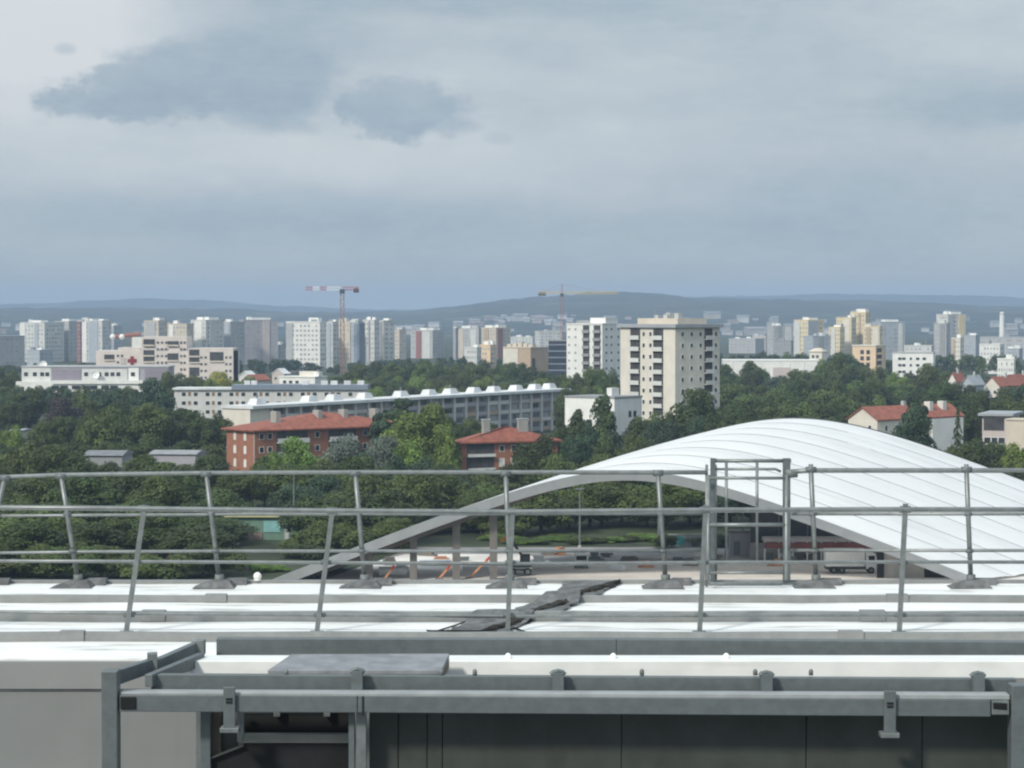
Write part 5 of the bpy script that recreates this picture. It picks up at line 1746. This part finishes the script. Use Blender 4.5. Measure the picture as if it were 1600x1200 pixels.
spots = [(random.uniform(-20, 1620), random.uniform(3950, 4900)) for _ in range(70)]
spots += [(random.uniform(740, 900), random.uniform(4500, 5000)) for _ in range(26)] + [(random.uniform(1130, 1260), random.uniform(3900, 4800)) for _ in range(22)] + [(random.uniform(610, 720), random.uniform(3900, 4700)) for _ in range(14)]
for i, (px, y) in enumerate(spots):
    x = (px - 800) / F * y
    o = link('hillside_building', random.choice(hs_mesh), None, (x, y, hill_z(x, y)), (0, 0, random.uniform(-0.5, 0.5)))
    s = random.uniform(0.4, 0.85)
    o.scale = (s * random.uniform(0.8, 1.7), s, s * random.uniform(0.6, 1.2))
    tag(o, hs_label[o.data.name] + ' on the far hazy slope below the hills', 'house', 'buildings on the far slope')

# ------------------------------------------------------------------ trees
import numpy as np
LEAF = {
    'dark': leaf_mat('leaf_dark_green', (0.055, 0.081, 0.024)), 'mid': leaf_mat('leaf_mid_green', (0.084, 0.117, 0.031)), 'light': leaf_mat('leaf_light_green', (0.137, 0.193, 0.041)),
    'olive': leaf_mat('leaf_olive', (0.085, 0.105, 0.033)), 'silver': leaf_mat('leaf_silver', (0.150, 0.190, 0.150), 0.08), 'blue': leaf_mat('leaf_blue_green', (0.047, 0.080, 0.040)),
    'purple': leaf_mat('leaf_purple', (0.052, 0.042, 0.041), 0.05), 'yellow': leaf_mat('leaf_yellow_green', (0.264, 0.286, 0.047), 0.06), 'bush': leaf_mat('leaf_bush', (0.127, 0.200, 0.038)),
}
bark = mat('bark', (0.10, 0.08, 0.06), rough=0.95, var=0.3, scale=3)


def lobes_for(kind, rng):
    L = []
    if kind in ('broad', 'round', 'willow', 'wide'):
        n = {'broad': 40, 'round': 30, 'willow': 26, 'wide': 36}[kind]
        zc, rz = {'broad': (0.55, 0.45), 'round': (0.54, 0.46), 'willow': (0.55, 0.43), 'wide': (0.55, 0.42)}[kind]
        sx, sy = rng.uniform(-0.06, 0.06, 2)
        for i in range(n):
            v = rng.normal(size=3)
            v /= np.linalg.norm(v)
            q = rng.uniform(0.55, 0.80)
            r = rng.uniform(0.11, 0.20)
            wz = 1.0 if v[2] > -0.2 else 1.05
            L.append((v[0] * 0.42 * q * 1.15 * wz + sx * v[2], v[1] * 0.42 * q * 1.15 * wz + sy * v[2], zc + v[2] * rz * q, r))
        L.append((0, 0, zc, 0.3))
    elif kind == 'poplar':
        for i in range(26):
            z = 0.06 + 0.90 * i / 25
            w = 0.34 * math.sin(math.pi * min(1, 0.12 + z * 0.86)) ** 0.7
            a = rng.uniform(0, 6.28)
            L.append((math.cos(a) * w * 0.42, math.sin(a) * w * 0.42, z, 0.05 + 0.36 * w))
    elif kind == 'bush':
        for i in range(18):
            a = rng.uniform(0, 6.28)
            q = math.sqrt(rng.uniform(0, 1)) * 0.38
            L.append((math.cos(a) * q, math.sin(a) * q, rng.uniform(0.2, 0.75) * (1 - q), rng.uniform(0.13, 0.24)))
    elif kind == 'cedar':
        for i in range(30):
            z = rng.uniform(0.2, 0.97)
            w = 0.5 * (1 - z) ** 0.6 + 0.04
            a = rng.uniform(0, 6.28)
            q = rng.uniform(0.3, 1.0) * w
            L.append((math.cos(a) * q, math.sin(a) * q, z, rng.uniform(0.09, 0.15)))
    return L


def crown_mesh(kind, seed, nleaf, size):
    rng = np.random.default_rng(seed)
    P, N, T, SZ = [], [], [], []
    if kind == 'spruce':
        tiers = 11
        for ti in range(tiers):
            z0 = 0.10 + 0.86 * ti / (tiers - 1)
            w = 0.47 * (1 - z0) + 0.03
            nb = max(5, int(13 * (1 - z0) + 4))
            for b in range(nb):
                a = 2 * math.pi * (b + rng.uniform(-0.3, 0.3)) / nb
                ln = w * rng.uniform(0.75, 1.08)
                tint = rng.uniform(0.75, 1.2)
                k = max(6, int(nleaf / (tiers * 10) * (0.4 + ln * 2)))
                for s in range(k):
                    u = rng.uniform(0.05, 1) ** 0.8
                    x = ln * u
                    P.append((math.cos(a) * x + rng.normal() * 0.02, math.sin(a) * x + rng.normal() * 0.02, z0 - 0.10 * u * u + 0.03 * u ** 3 + rng.normal() * 0.010))
                    N.append((math.cos(a) * 0.4 + rng.normal() * 0.4, math.sin(a) * 0.4 + rng.normal() * 0.4, 0.9))
                    T.append(tint * rng.uniform(0.8, 1.2))
                    SZ.append(size * rng.uniform(0.6, 1.1))
    else:
        L = lobes_for(kind, rng)
        vol = sum(l[3] ** 2 for l in L)
        for (cx, cy, cz, r) in L:
            k = int(nleaf * r * r / vol)
            tint = rng.uniform(0.66, 1.34)
            for s in range(k):
                v = rng.normal(size=3)
                v /= np.linalg.norm(v)
                if v[2] < -0.35 and rng.random() < 0.6:
                    v[2] = -v[2]
                q = r * rng.uniform(0.72, 1.10)
                fz = 0.45 if kind == 'cedar' else 0.85
                pz = cz + v[2] * q * fz
                if kind == 'willow':
                    pz -= rng.uniform(0, 0.12)
                if pz < 0.015:
                    continue
                P.append((cx + v[0] * q, cy + v[1] * q, min(pz, 1.02)))
                jt = 0.36
                N.append((v[0] + rng.normal() * jt, v[1] + rng.normal() * jt, v[2] + 0.25 + rng.normal() * jt))
                T.append(tint * rng.uniform(0.82, 1.18))
                SZ.append(size * rng.uniform(0.6, 1.25))
    P, N, T, SZ = map(np.array, (P, N, T, SZ))
    N /= np.linalg.norm(N, axis=1)[:, None]
    A = np.cross(N, rng.normal(size=N.shape))
    A /= np.linalg.norm(A, axis=1)[:, None]
    B = np.cross(N, A)
    asp = rng.uniform(0.55, 0.95, len(P))
    a, b = A * SZ[:, None], B * (SZ * asp)[:, None]
    n = len(P)
    V = np.empty((n, 4, 3))
    V[:, 0], V[:, 1], V[:, 2], V[:, 3] = P - a - b * 0.6, P + a * 0.8 - b, P + a + b * 0.7, P - a * 0.7 + b
    me = bpy.data.meshes.new('crown_' + kind)
    me.from_pydata(V.reshape(-1, 3).tolist(), [], np.arange(4 * n).reshape(n, 4).tolist())
    at = me.attributes.new('tint', 'FLOAT', 'FACE')
    at.data.foreach_set('value', T.astype(np.float32))
    me.materials.append(LEAF['dark'])
    return me


def trunk_mesh(kind, seed):
    rng = random.Random(seed)
    m = MB()
    top = 0.9 if kind in ('spruce', 'poplar', 'cedar') else 0.55
    m.tube([(0, 0, 0), (rng.uniform(-.01, .01), rng.uniform(-.01, .01), top * 0.5), (0, 0, top)], 0.03 if kind != 'poplar' else 0.04, 7, r1=0.008)
    if top < 0.6:
        for k in range(5):
            a = rng.uniform(0, 6.28)
            q = rng.uniform(0.2, 0.34)
            m.tube([(0, 0, rng.uniform(0.18, 0.4)), (math.cos(a) * q * 0.5, math.sin(a) * q * 0.5, 0.5), (math.cos(a) * q, math.sin(a) * q, rng.uniform(0.62, 0.8))], 0.014, 5, r1=0.004)
    return m.mesh('trunk', bark)


CROWN = {}
for kind, nv, nl, sz in (('broad', 5, 10000, 0.0175), ('round', 4, 8500, 0.0185), ('wide', 3, 9500, 0.018), ('willow', 2, 9000, 0.016), ('poplar', 3, 6000, 0.020), ('bush', 4, 4500, 0.024), ('cedar', 2, 3800, 0.024), ('spruce', 2, 3600, 0.020)):
    CROWN[kind] = [(crown_mesh(kind, 100 + 17 * i + len(kind), nl, sz), trunk_mesh(kind, i)) for i in range(nv)]
random.seed(99)
NT_ = [0]


def tree(kind, leaf, px, pytop, D, wpx, label, group=None, cat='tree', name=None):
    """tree whose crown reaches the given height; wpx = crown width in photograph pixels"""
    x = XA(px, D)
    h = max(ZA(pytop, D), 1.2) * (1.05 if kind in ('broad', 'round', 'wide') else 1.0)
    w = wpx / F * D
    nm = name or {'poplar': 'poplar_tree', 'spruce': 'spruce_tree', 'cedar': 'cedar_tree', 'willow': 'willow_tree', 'bush': 'bush'}.get(kind, 'broadleaf_tree')
    th_ = thing(nm, label, cat if kind != 'bush' else 'bush', (x, D, 0), random.uniform(0, 6.28), group)
    cm, tm = random.choice(CROWN[kind])
    sc = (w, w * random.uniform(0.9, 1.1), h * (1.0 if kind != 'bush' else 1.0))
    tr = link('trunk', tm, th_)
    tr.scale = sc
    cr = link('crown', cm, th_)
    cr.scale = sc
    cr.material_slots[0].link = 'OBJECT'
    cr.material_slots[0].material = LEAF[leaf]
    NT_[0] += 1
    return th_


LW = {'dark': 'dark green', 'mid': 'mid green', 'light': 'light green', 'olive': 'olive green', 'blue': 'bluish dark green', 'bush': 'fresh green'}
KW = {'broad': 'broad crowned', 'round': 'round crowned', 'wide': 'spreading', 'poplar': 'columnar', 'bush': 'bushy'}


def belt(D, x0, x1, prof, step, width, kinds, leaves, label, group, jy=6, jd=0.04, skip=(), mass=False):
    x = x0
    while x <= x1:
        px = x + random.uniform(-0.3, 0.3) * step
        if not any(a <= px <= b for a, b in skip):
            kd, lf = random.choice(kinds), random.choice(leaves)
            if mass:
                far_wood(kd, lf, px, pl(prof, px) + random.uniform(-0.3, 1) * jy, D * (1 + random.uniform(-jd, jd)), width * random.uniform(0.95, 1.4))
                x += step * random.uniform(0.85, 1.15)
                continue
            where = label
            for w in ('large ', 'dark ', 'green ', 'small ', 'tall ', 'large ', 'low ', 'hazy ', 'soft ', 'fresh ', 'undergrowth ', 'bushy '):
                where = where[len(w):] if where.startswith(w) else where
            where = where.split(' ', 1)[1] if where.split(' ', 1)[0] in ('tree', 'bush') else where
            lab_ = LW[lf] + ' ' + KW[kd] + ' ' + ('shrub ' if kd == 'bush' else 'tree ') + where
            tree(kd, lf, px, pl(prof, px) + random.uniform(-0.3, 1) * jy, D * (1 + random.uniform(-jd, jd)), width * random.uniform(0.95, 1.4), lab_, group)
        x += step * random.uniform(0.85, 1.15)


LOW = {k: [crown_mesh(k, 900 + i, 900, 0.045) for i in range(3)] for k in ('broad', 'round', 'poplar')}
FV, FM, FT, FN = [], [], [], [0]
FLEAF = ['blue', 'dark', 'mid']


def far_wood(kind, leaf, px, pytop, D, wpx):
    """crowns too far off to pick apart: collected into one mass of foliage"""
    me = random.choice(LOW[kind])
    n = len(me.vertices)
    co = np.empty(n * 3, np.float32)
    me.vertices.foreach_get('co', co)
    co = co.reshape(-1, 3)
    a = random.uniform(0, 6.28)
    w = wpx / F * D
    h = max(ZA(pytop, D), 1.2) * 1.05
    x = co[:, 0] * math.cos(a) - co[:, 1] * math.sin(a)
    y = co[:, 0] * math.sin(a) + co[:, 1] * math.cos(a)
    FV.append(np.stack([x * w + XA(px, D), y * w + D, co[:, 2] * h], 1))
    tt = np.empty(n // 4, np.float32)
    me.attributes['tint'].data.foreach_get('value', tt)
    FT.append(tt * random.uniform(0.85, 1.15))
    FM.append(np.full(n // 4, FLEAF.index(leaf), np.int32))


BR = ['broad', 'broad', 'round', 'wide']
# far rows at the foot of the towers
belt(1420, -20, 640, [(-20, 572), (130, 566), (200, 570), (370, 561), (480, 562), (510, 572), (560, 563), (640, 560)], 17, 22, ['round', 'poplar', 'broad'], ['blue', 'dark'], 'small dark tree in the row before the far towers', 'trees below the far towers', 4, 0.05, mass=True)
belt(1330, 625, 890, [(625, 561), (700, 556), (790, 560), (890, 566)], 17, 20, ['poplar', 'round', 'broad'], ['blue', 'dark'], 'small dark tree between the far towers and the tree belt', 'trees before the middle towers', 4, mass=True)
belt(1320, 1120, 1620, [(1120, 553), (1240, 551), (1300, 556), (1400, 560), (1480, 552), (1620, 556)], 18, 24, ['round', 'broad'], ['blue', 'dark', 'mid'], 'small hazy tree near the yellow far estate', 'trees near the yellow estate', 4, 0.05, mass=True)
V = np.concatenate(FV)
me = bpy.data.meshes.new('far_woodland')
me.from_pydata(V.tolist(), [], np.arange(len(V)).reshape(-1, 4).tolist())
me.attributes.new('tint', 'FLOAT', 'FACE').data.foreach_set('value', np.concatenate(FT))
for lf in FLEAF:
    me.materials.append(LEAF[lf])
me.polygons.foreach_set('material_index', np.concatenate(FM))
fw = link('far_woodland', me)
tag(fw, 'band of small dark trees at the foot of the far towers', 'woodland', kind='stuff')
# middle belt
belt(1000, 520, 895, [(520, 590), (545, 578), (570, 566), (640, 563), (700, 568), (760, 571), (800, 564), (840, 574), (895, 604)], 24, 44, BR, ['mid', 'mid', 'dark', 'olive'], 'green tree of the wide belt behind the long slab block', 'tree belt behind the slab block', 5)
belt(900, 560, 890, [(560, 598), (620, 586), (890, 592)], 26, 46, BR, ['mid', 'light', 'dark', 'olive'], 'green tree of the wide belt behind the long slab block', 'tree belt behind the slab block', 7)
belt(830, 590, 890, [(590, 604), (890, 604)], 28, 44, BR, ['mid', 'light', 'mid', 'dark'], 'green tree of the wide belt behind the long slab block', 'tree belt behind the slab block', 6)
belt(790, 884, 985, [(884, 586), (920, 576), (970, 577), (985, 590)], 20, 40, BR, ['mid', 'dark', 'olive'], 'green tree before the foot of the white tower', 'trees before the white tower', 6)
belt(720, 890, 975, [(890, 604), (975, 604)], 22, 36, BR, ['mid', 'olive'], 'green tree before the foot of the white tower', 'trees before the white tower', 6)
belt(960, -25, 34, [(-25, 573), (34, 578)], 20, 40, BR, ['mid', 'olive'], 'tall green tree beside the lilac terraced building', 'trees beside the lilac building', 5)
belt(830, -20, 30, [(-20, 600), (30, 604)], 22, 40, BR, ['mid', 'dark'], 'tall green tree beside the lilac terraced building', 'trees beside the lilac building', 5)
belt(860, 262, 345, [(262, 584), (300, 590), (345, 590)], 22, 38, BR, ['olive', 'mid', 'light'], 'soft green tree below the stepped cream building', 'trees below the stepped building', 4)
tree('round', 'yellow', 345, 581, 870, 52, 'bright yellow green tree below the stepped cream building')
tree('broad', 'light', 385, 592, 850, 50, 'light green tree beside the house with the dull red roof')
belt(840, 400, 445, [(400, 600), (445, 604)], 22, 30, BR, ['olive', 'mid'], 'low green tree before the bright white villa', 'trees before the villa', 4)
# wood below the lilac building
LB = [(-30, 622), (20, 622), (40, 607), (90, 607), (120, 613), (150, 613), (190, 607), (235, 598), (262, 612), (300, 648), (345, 655)]
belt(720, -30, 345, LB, 30, 52, BR, ['dark', 'mid', 'dark', 'blue'], 'dark green tree of the wood below the lilac building', 'upper trees of the wood below the lilac building', 8, skip=((210, 258), (86, 116)))
belt(770, 30, 214, [(30, 606), (214, 605)], 15, 30, ['round', 'broad'], ['dark', 'mid', 'blue'], 'tree close before the white terrace of the lilac building', 'trees before the lilac terrace', 4)
tree('broad', 'blue', 235, 597, 690, 78, 'tall dark evergreen tree covering the end of the lilac building')
tree('round', 'purple', 100, 622, 640, 62, 'purple leaved dark tree in the wood below the lilac building')
belt(600, -30, 350, [(-30, 668), (60, 660), (130, 645), (200, 635), (280, 640), (320, 660), (350, 672)], 34, 66, BR, ['dark', 'mid', 'mid'], 'green tree in the middle of the wood below the lilac building', 'middle trees of the wood below the lilac building', 9, skip=((20, 62), (82, 112)))
tree('broad', 'mid', 165, 640, 560, 90, 'broad mid green tree at the heart of the wood below the lilac building')
tree('broad', 'mid', 232, 634, 565, 95, 'largest broad green tree of the wood below the lilac building')
tree('broad', 'dark', 300, 645, 572, 66, 'dark broad tree beside the end wall of the long slab block')
tree('round', 'dark', 340, 650, 566, 56, 'dark round tree beside the gable of the long brick block')
tree('round', 'light', 18, 668, 540, 50, 'yellowish light green tree at the edge of the wood below the lilac building')
belt(520, -30, 345, [(-30, 700), (100, 688), (240, 680), (345, 690)], 34, 66, BR, ['dark', 'mid', 'olive'], 'green tree standing low in the wood below the lilac building', 'lower trees of the wood below the lilac building', 10, skip=((118, 205), (228, 318)))
belt(520, 118, 318, [(118, 690), (318, 690)], 40, 60, BR, ['dark'], 'dark tree right behind the two grey sheds', 'trees behind the sheds', 5)
belt(446, -30, 372, [(-30, 712), (60, 690), (110, 705), (130, 722), (195, 719), (212, 696), (240, 718), (310, 719), (330, 715), (372, 735)], 36, 76, BR, ['dark', 'mid', 'olive', 'mid'], 'green tree in front of the two grey sheds', 'trees before the sheds', 8)
belt(405, -30, 352, [(-30, 748), (100, 738), (220, 745), (352, 755)], 40, 104, BR, ['dark', 'mid', 'dark'], 'large dark tree of the wood close behind the guard rails', 'front trees of the wood below the lilac building', 26)
belt(372, -30, 345, [(-30, 780), (100, 772), (220, 776), (330, 790), (345, 800)], 36, 112, BR, ['dark', 'mid', 'dark', 'dark'], 'large dark tree of the wood close behind the guard rails', 'front trees of the wood below the lilac building', 26)
belt(350, -30, 335, [(-30, 794), (250, 800), (335, 822)], 36, 106, BR, ['mid', 'dark', 'dark'], 'low bushy tree close behind the far roof edge', 'low growth behind the roof edge', 24)
belt(331, -40, 350, [(-40, 842), (350, 852)], 32, 78, ['bush', 'round'], ['mid', 'dark', 'olive'], 'low bushy tree close behind the far roof edge', 'low growth behind the roof edge', 8, 0.01)
belt(340, 340, 440, [(340, 866), (400, 872), (440, 880)], 18, 34, ['bush'], ['dark', 'mid', 'bush'], 'low bushy tree close behind the far roof edge', 'low growth behind the roof edge', 8, 0.01)
belt(385, -40, 350, [(-40, 822), (350, 826)], 34, 76, ['bush'], ['dark', 'mid'], 'undergrowth bush beneath the large dark trees', 'undergrowth of the wood below the lilac building', 8, 0.02)
belt(425, -40, 350, [(-40, 785), (350, 790)], 36, 70, ['bush'], ['dark', 'mid'], 'undergrowth bush beneath the large dark trees', 'undergrowth of the wood below the lilac building', 8, 0.02)
belt(395, 480, 800, [(480, 800), (800, 796)], 30, 66, ['bush', 'round'], ['dark', 'mid'], 'undergrowth bush behind the rising edge of the hall', 'undergrowth behind the hall', 8, 0.02)
belt(366, 476, 620, [(476, 816), (620, 812)], 30, 64, ['bush', 'round'], ['dark', 'mid'], 'undergrowth bush behind the rising edge of the hall', 'undergrowth behind the hall', 8, 0.01)
# between the brick blocks
tree('wide', 'mid', 425, 706, 470, 66, 'green tree in front of the brick gable wing')
tree('broad', 'bush', 458, 690, 462, 82, 'fresh green tree in front of the long brick block')
tree('willow', 'silver', 530, 671, 468, 84, 'large silvery grey willow in front of the long brick block')
tree('willow', 'silver', 598, 674, 470, 62, 'smaller silvery grey willow beside the dark cedar')
tree('cedar', 'blue', 622, 626, 512, 120, 'dark spreading cedar before the long slab block')
tree('cedar', 'blue', 590, 645, 520, 60, 'small dark cedar tip beside the spreading cedar')
tree('broad', 'light', 655, 638, 492, 128, 'big light green tree between the two brick blocks')
tree('round', 'light', 696, 668, 480, 56, 'light green tree touching the smaller brick block')
tree('round', 'light', 640, 690, 462, 80, 'light green lower tree below the silvery willows')
belt(565, 560, 770, [(560, 650), (640, 648), (700, 652), (770, 664)], 26, 50, BR, ['dark', 'mid', 'mid'], 'tree between the brick blocks and the long slab block', 'trees before the slab block', 6)
belt(440, 370, 720, [(370, 735), (420, 728), (500, 716), (620, 712), (700, 730), (720, 745)], 36, 74, BR, ['dark', 'mid', 'blue', 'olive'], 'dark tree in front of the brick blocks', 'dark trees before the brick blocks', 9)
belt(412, 470, 790, [(470, 752), (560, 742), (650, 738), (730, 745), (790, 760)], 38, 82, BR, ['dark', 'mid', 'blue', 'mid'], 'dark tree behind the rising edge of the white hall', 'trees behind the white hall edge', 9)
belt(386, 478, 640, [(478, 772), (640, 766)], 38, 96, BR, ['dark', 'mid', 'olive'], 'dark tree behind the rising edge of the white hall', 'trees behind the white hall edge', 9)
belt(352, 455, 520, [(455, 856), (520, 820)], 26, 56, ['bush', 'round'], ['mid', 'dark'], 'low bushy tree beside the foot of the white hall', 'low growth by the hall foot', 6)
belt(440, 715, 800, [(715, 740), (760, 738), (800, 728)], 34, 66, BR, ['dark', 'mid'], 'dark tree at the foot of the smaller brick block', 'trees below the smaller brick block', 6)
tree('broad', 'dark', 838, 686, 452, 88, 'round dark tree covering the middle of the smaller brick block')
# cypress group and trees above the left shoulder of the hall
tree('poplar', 'dark', 942, 620, 548, 92, 'tallest dark cypress in front of the low white building')
tree('poplar', 'dark', 905, 642, 538, 78, 'second dark cypress beside the tallest one')
tree('poplar', 'blue', 922, 660, 530, 64, 'short dark cypress before the low white building')
tree('broad', 'dark', 880, 660, 540, 40, 'dark tree at the end of the smaller brick block')
belt(500, 870, 1010, [(870, 690), (940, 676), (1010, 668)], 30, 60, BR, ['dark', 'blue', 'mid'], 'dark tree above the shoulder of the white hall', 'trees above the hall shoulder', 8)
belt(455, 850, 1030, [(850, 712), (940, 706), (1030, 690)], 34, 66, BR, ['dark', 'dark', 'mid'], 'dark tree above the shoulder of the white hall', 'trees above the hall shoulder', 7)
belt(560, 1000, 1060, [(1000, 650), (1060, 640)], 26, 52, BR, ['dark', 'mid'], 'tree beside the big round one before the cream tower', 'trees before the cream tower', 6)
tree('round', 'dark', 1087, 608, 560, 90, 'big round dark tree before the cream tower')
belt(530, 1020, 1140, [(1020, 660), (1140, 648)], 28, 56, BR, ['dark', 'blue'], 'tree beside the big round one before the cream tower', 'trees before the cream tower', 6)
# wood beyond the hall crest
RB = [(1130, 574), (1150, 568), (1175, 566), (1195, 575), (1212, 592), (1228, 588), (1245, 580), (1265, 582), (1280, 566), (1300, 553), (1325, 556), (1345, 572), (1380, 578), (1420, 584), (1480, 584), (1530, 590), (1620, 590)]
belt(940, 1138, 1540, RB, 24, 46, BR, ['dark', 'mid', 'mid', 'blue'], 'green tree along the crest of the wood beyond the hall crest', 'crest trees of the wood beyond the hall crest', 4)
tree('round', 'blue', 1310, 553, 960, 70, 'tall bluish green round tree of the wood beyond the hall crest')
tree('broad', 'olive', 1452, 573, 860, 62, 'brownish green round tree near the red roofed houses')
tree('round', 'light', 1402, 584, 900, 44, 'light green tree below the plain white building')
belt(800, 1138, 1440, [(1138, 600), (1200, 604), (1300, 590), (1440, 604)], 28, 54, BR, ['dark', 'mid', 'mid', 'olive'], 'green tree inside the wood beyond the hall crest', 'inner trees of the wood beyond the hall crest', 7)
belt(690, 1140, 1400, [(1140, 622), (1280, 612), (1400, 620)], 30, 60, BR, ['dark', 'mid', 'dark'], 'green tree inside the wood beyond the hall crest', 'inner trees of the wood beyond the hall crest', 8)
belt(600, 1140, 1345, [(1140, 640), (1240, 632), (1345, 636)], 30, 60, BR, ['dark', 'dark', 'mid'], 'dark tree just beyond the crest of the white hall', 'trees beyond the hall crest', 7)
belt(720, 1440, 1620, [(1440, 606), (1480, 598), (1520, 600), (1545, 612), (1575, 608), (1620, 600)], 26, 56, BR, ['dark', 'blue', 'dark'], 'dark tree before the red roofed houses', 'trees before the red roofs', 5)
belt(610, 1390, 1620, [(1390, 632), (1460, 622), (1540, 618), (1620, 622)], 28, 58, BR, ['dark', 'mid', 'dark'], 'dark tree right behind the long tiled house', 'trees behind the tiled house', 6)
tree('cedar', 'blue', 1432, 628, 488, 96, 'bluish dark conifer covering the middle of the long tiled house')
tree('broad', 'blue', 1430, 640, 484, 76, 'dense dark tree merged with the bluish conifer')
tree('spruce', 'dark', 1497, 634, 470, 58, 'pointed spruce with gaps in front of the white wing')
tree('bush', 'purple', 1364, 668, 498, 18, 'small brownish bush against the cream gable')
tree('bush', 'olive', 1396, 672, 480, 40, 'olive bush below the cream gable')
belt(462, 1440, 1640, [(1440, 702), (1500, 694), (1560, 690), (1640, 700)], 26, 56, ['bush', 'broad', 'wide'], ['mid', 'olive', 'dark', 'light'], 'low green tree in front of the long tiled house', 'growth before the tiled house', 6)
belt(438, 1480, 1660, [(1480, 724), (1580, 706), (1660, 712)], 28, 58, ['bush', 'broad'], ['mid', 'dark', 'olive'], 'low green tree in front of the long tiled house', 'growth before the tiled house', 6)
# beyond the arch opening
belt(450, 760, 1190, [(760, 748), (1190, 720)], 32, 84, BR, ['dark', 'mid', 'blue'], 'dark tree seen through the arch of the hall', 'trees seen through the arch', 10)
belt(408, 760, 1190, [(760, 770), (1000, 752), (1190, 742)], 32, 92, BR, ['dark', 'mid', 'mid', 'blue'], 'dark tree seen through the arch of the hall', 'trees seen through the arch', 10)
belt(384, 760, 1060, [(760, 834), (900, 830), (960, 836), (1060, 828)], 20, 40, ['bush'], ['bush', 'bush', 'mid'], 'fresh green bush beyond the pale yard', 'bushes beyond the yard', 8, 0.015)
belt(376, 1045, 1170, [(1045, 826), (1170, 822)], 20, 42, ['bush'], ['dark', 'mid'], 'dark bush behind the painted wall', 'bushes behind the painted wall', 6, 0.01)
print('trees', NT_[0])

# ------------------------------------------------------------------ haze
hz = bpy.data.materials.new('haze')
hz.use_nodes = True
hz.node_tree.nodes.clear()
t = NT(hz.node_tree)
o_ = t.n('ShaderNodeOutputMaterial')
pv = t.n('ShaderNodeVolumePrincipled')
pv.inputs['Color'].default_value = (0.49, 0.63, 0.87, 1)
pv.inputs['Density'].default_value = 1.4e-4
pv.inputs['Anisotropy'].default_value = 0.0
t.link(pv.outputs[0], o_.inputs['Volume'])
hb_ = MB().box(-EXT - 60, EXT + 60, -700, 13200, -4.5, 150).build('haze', hz)
hb_['kind'] = 'stuff'
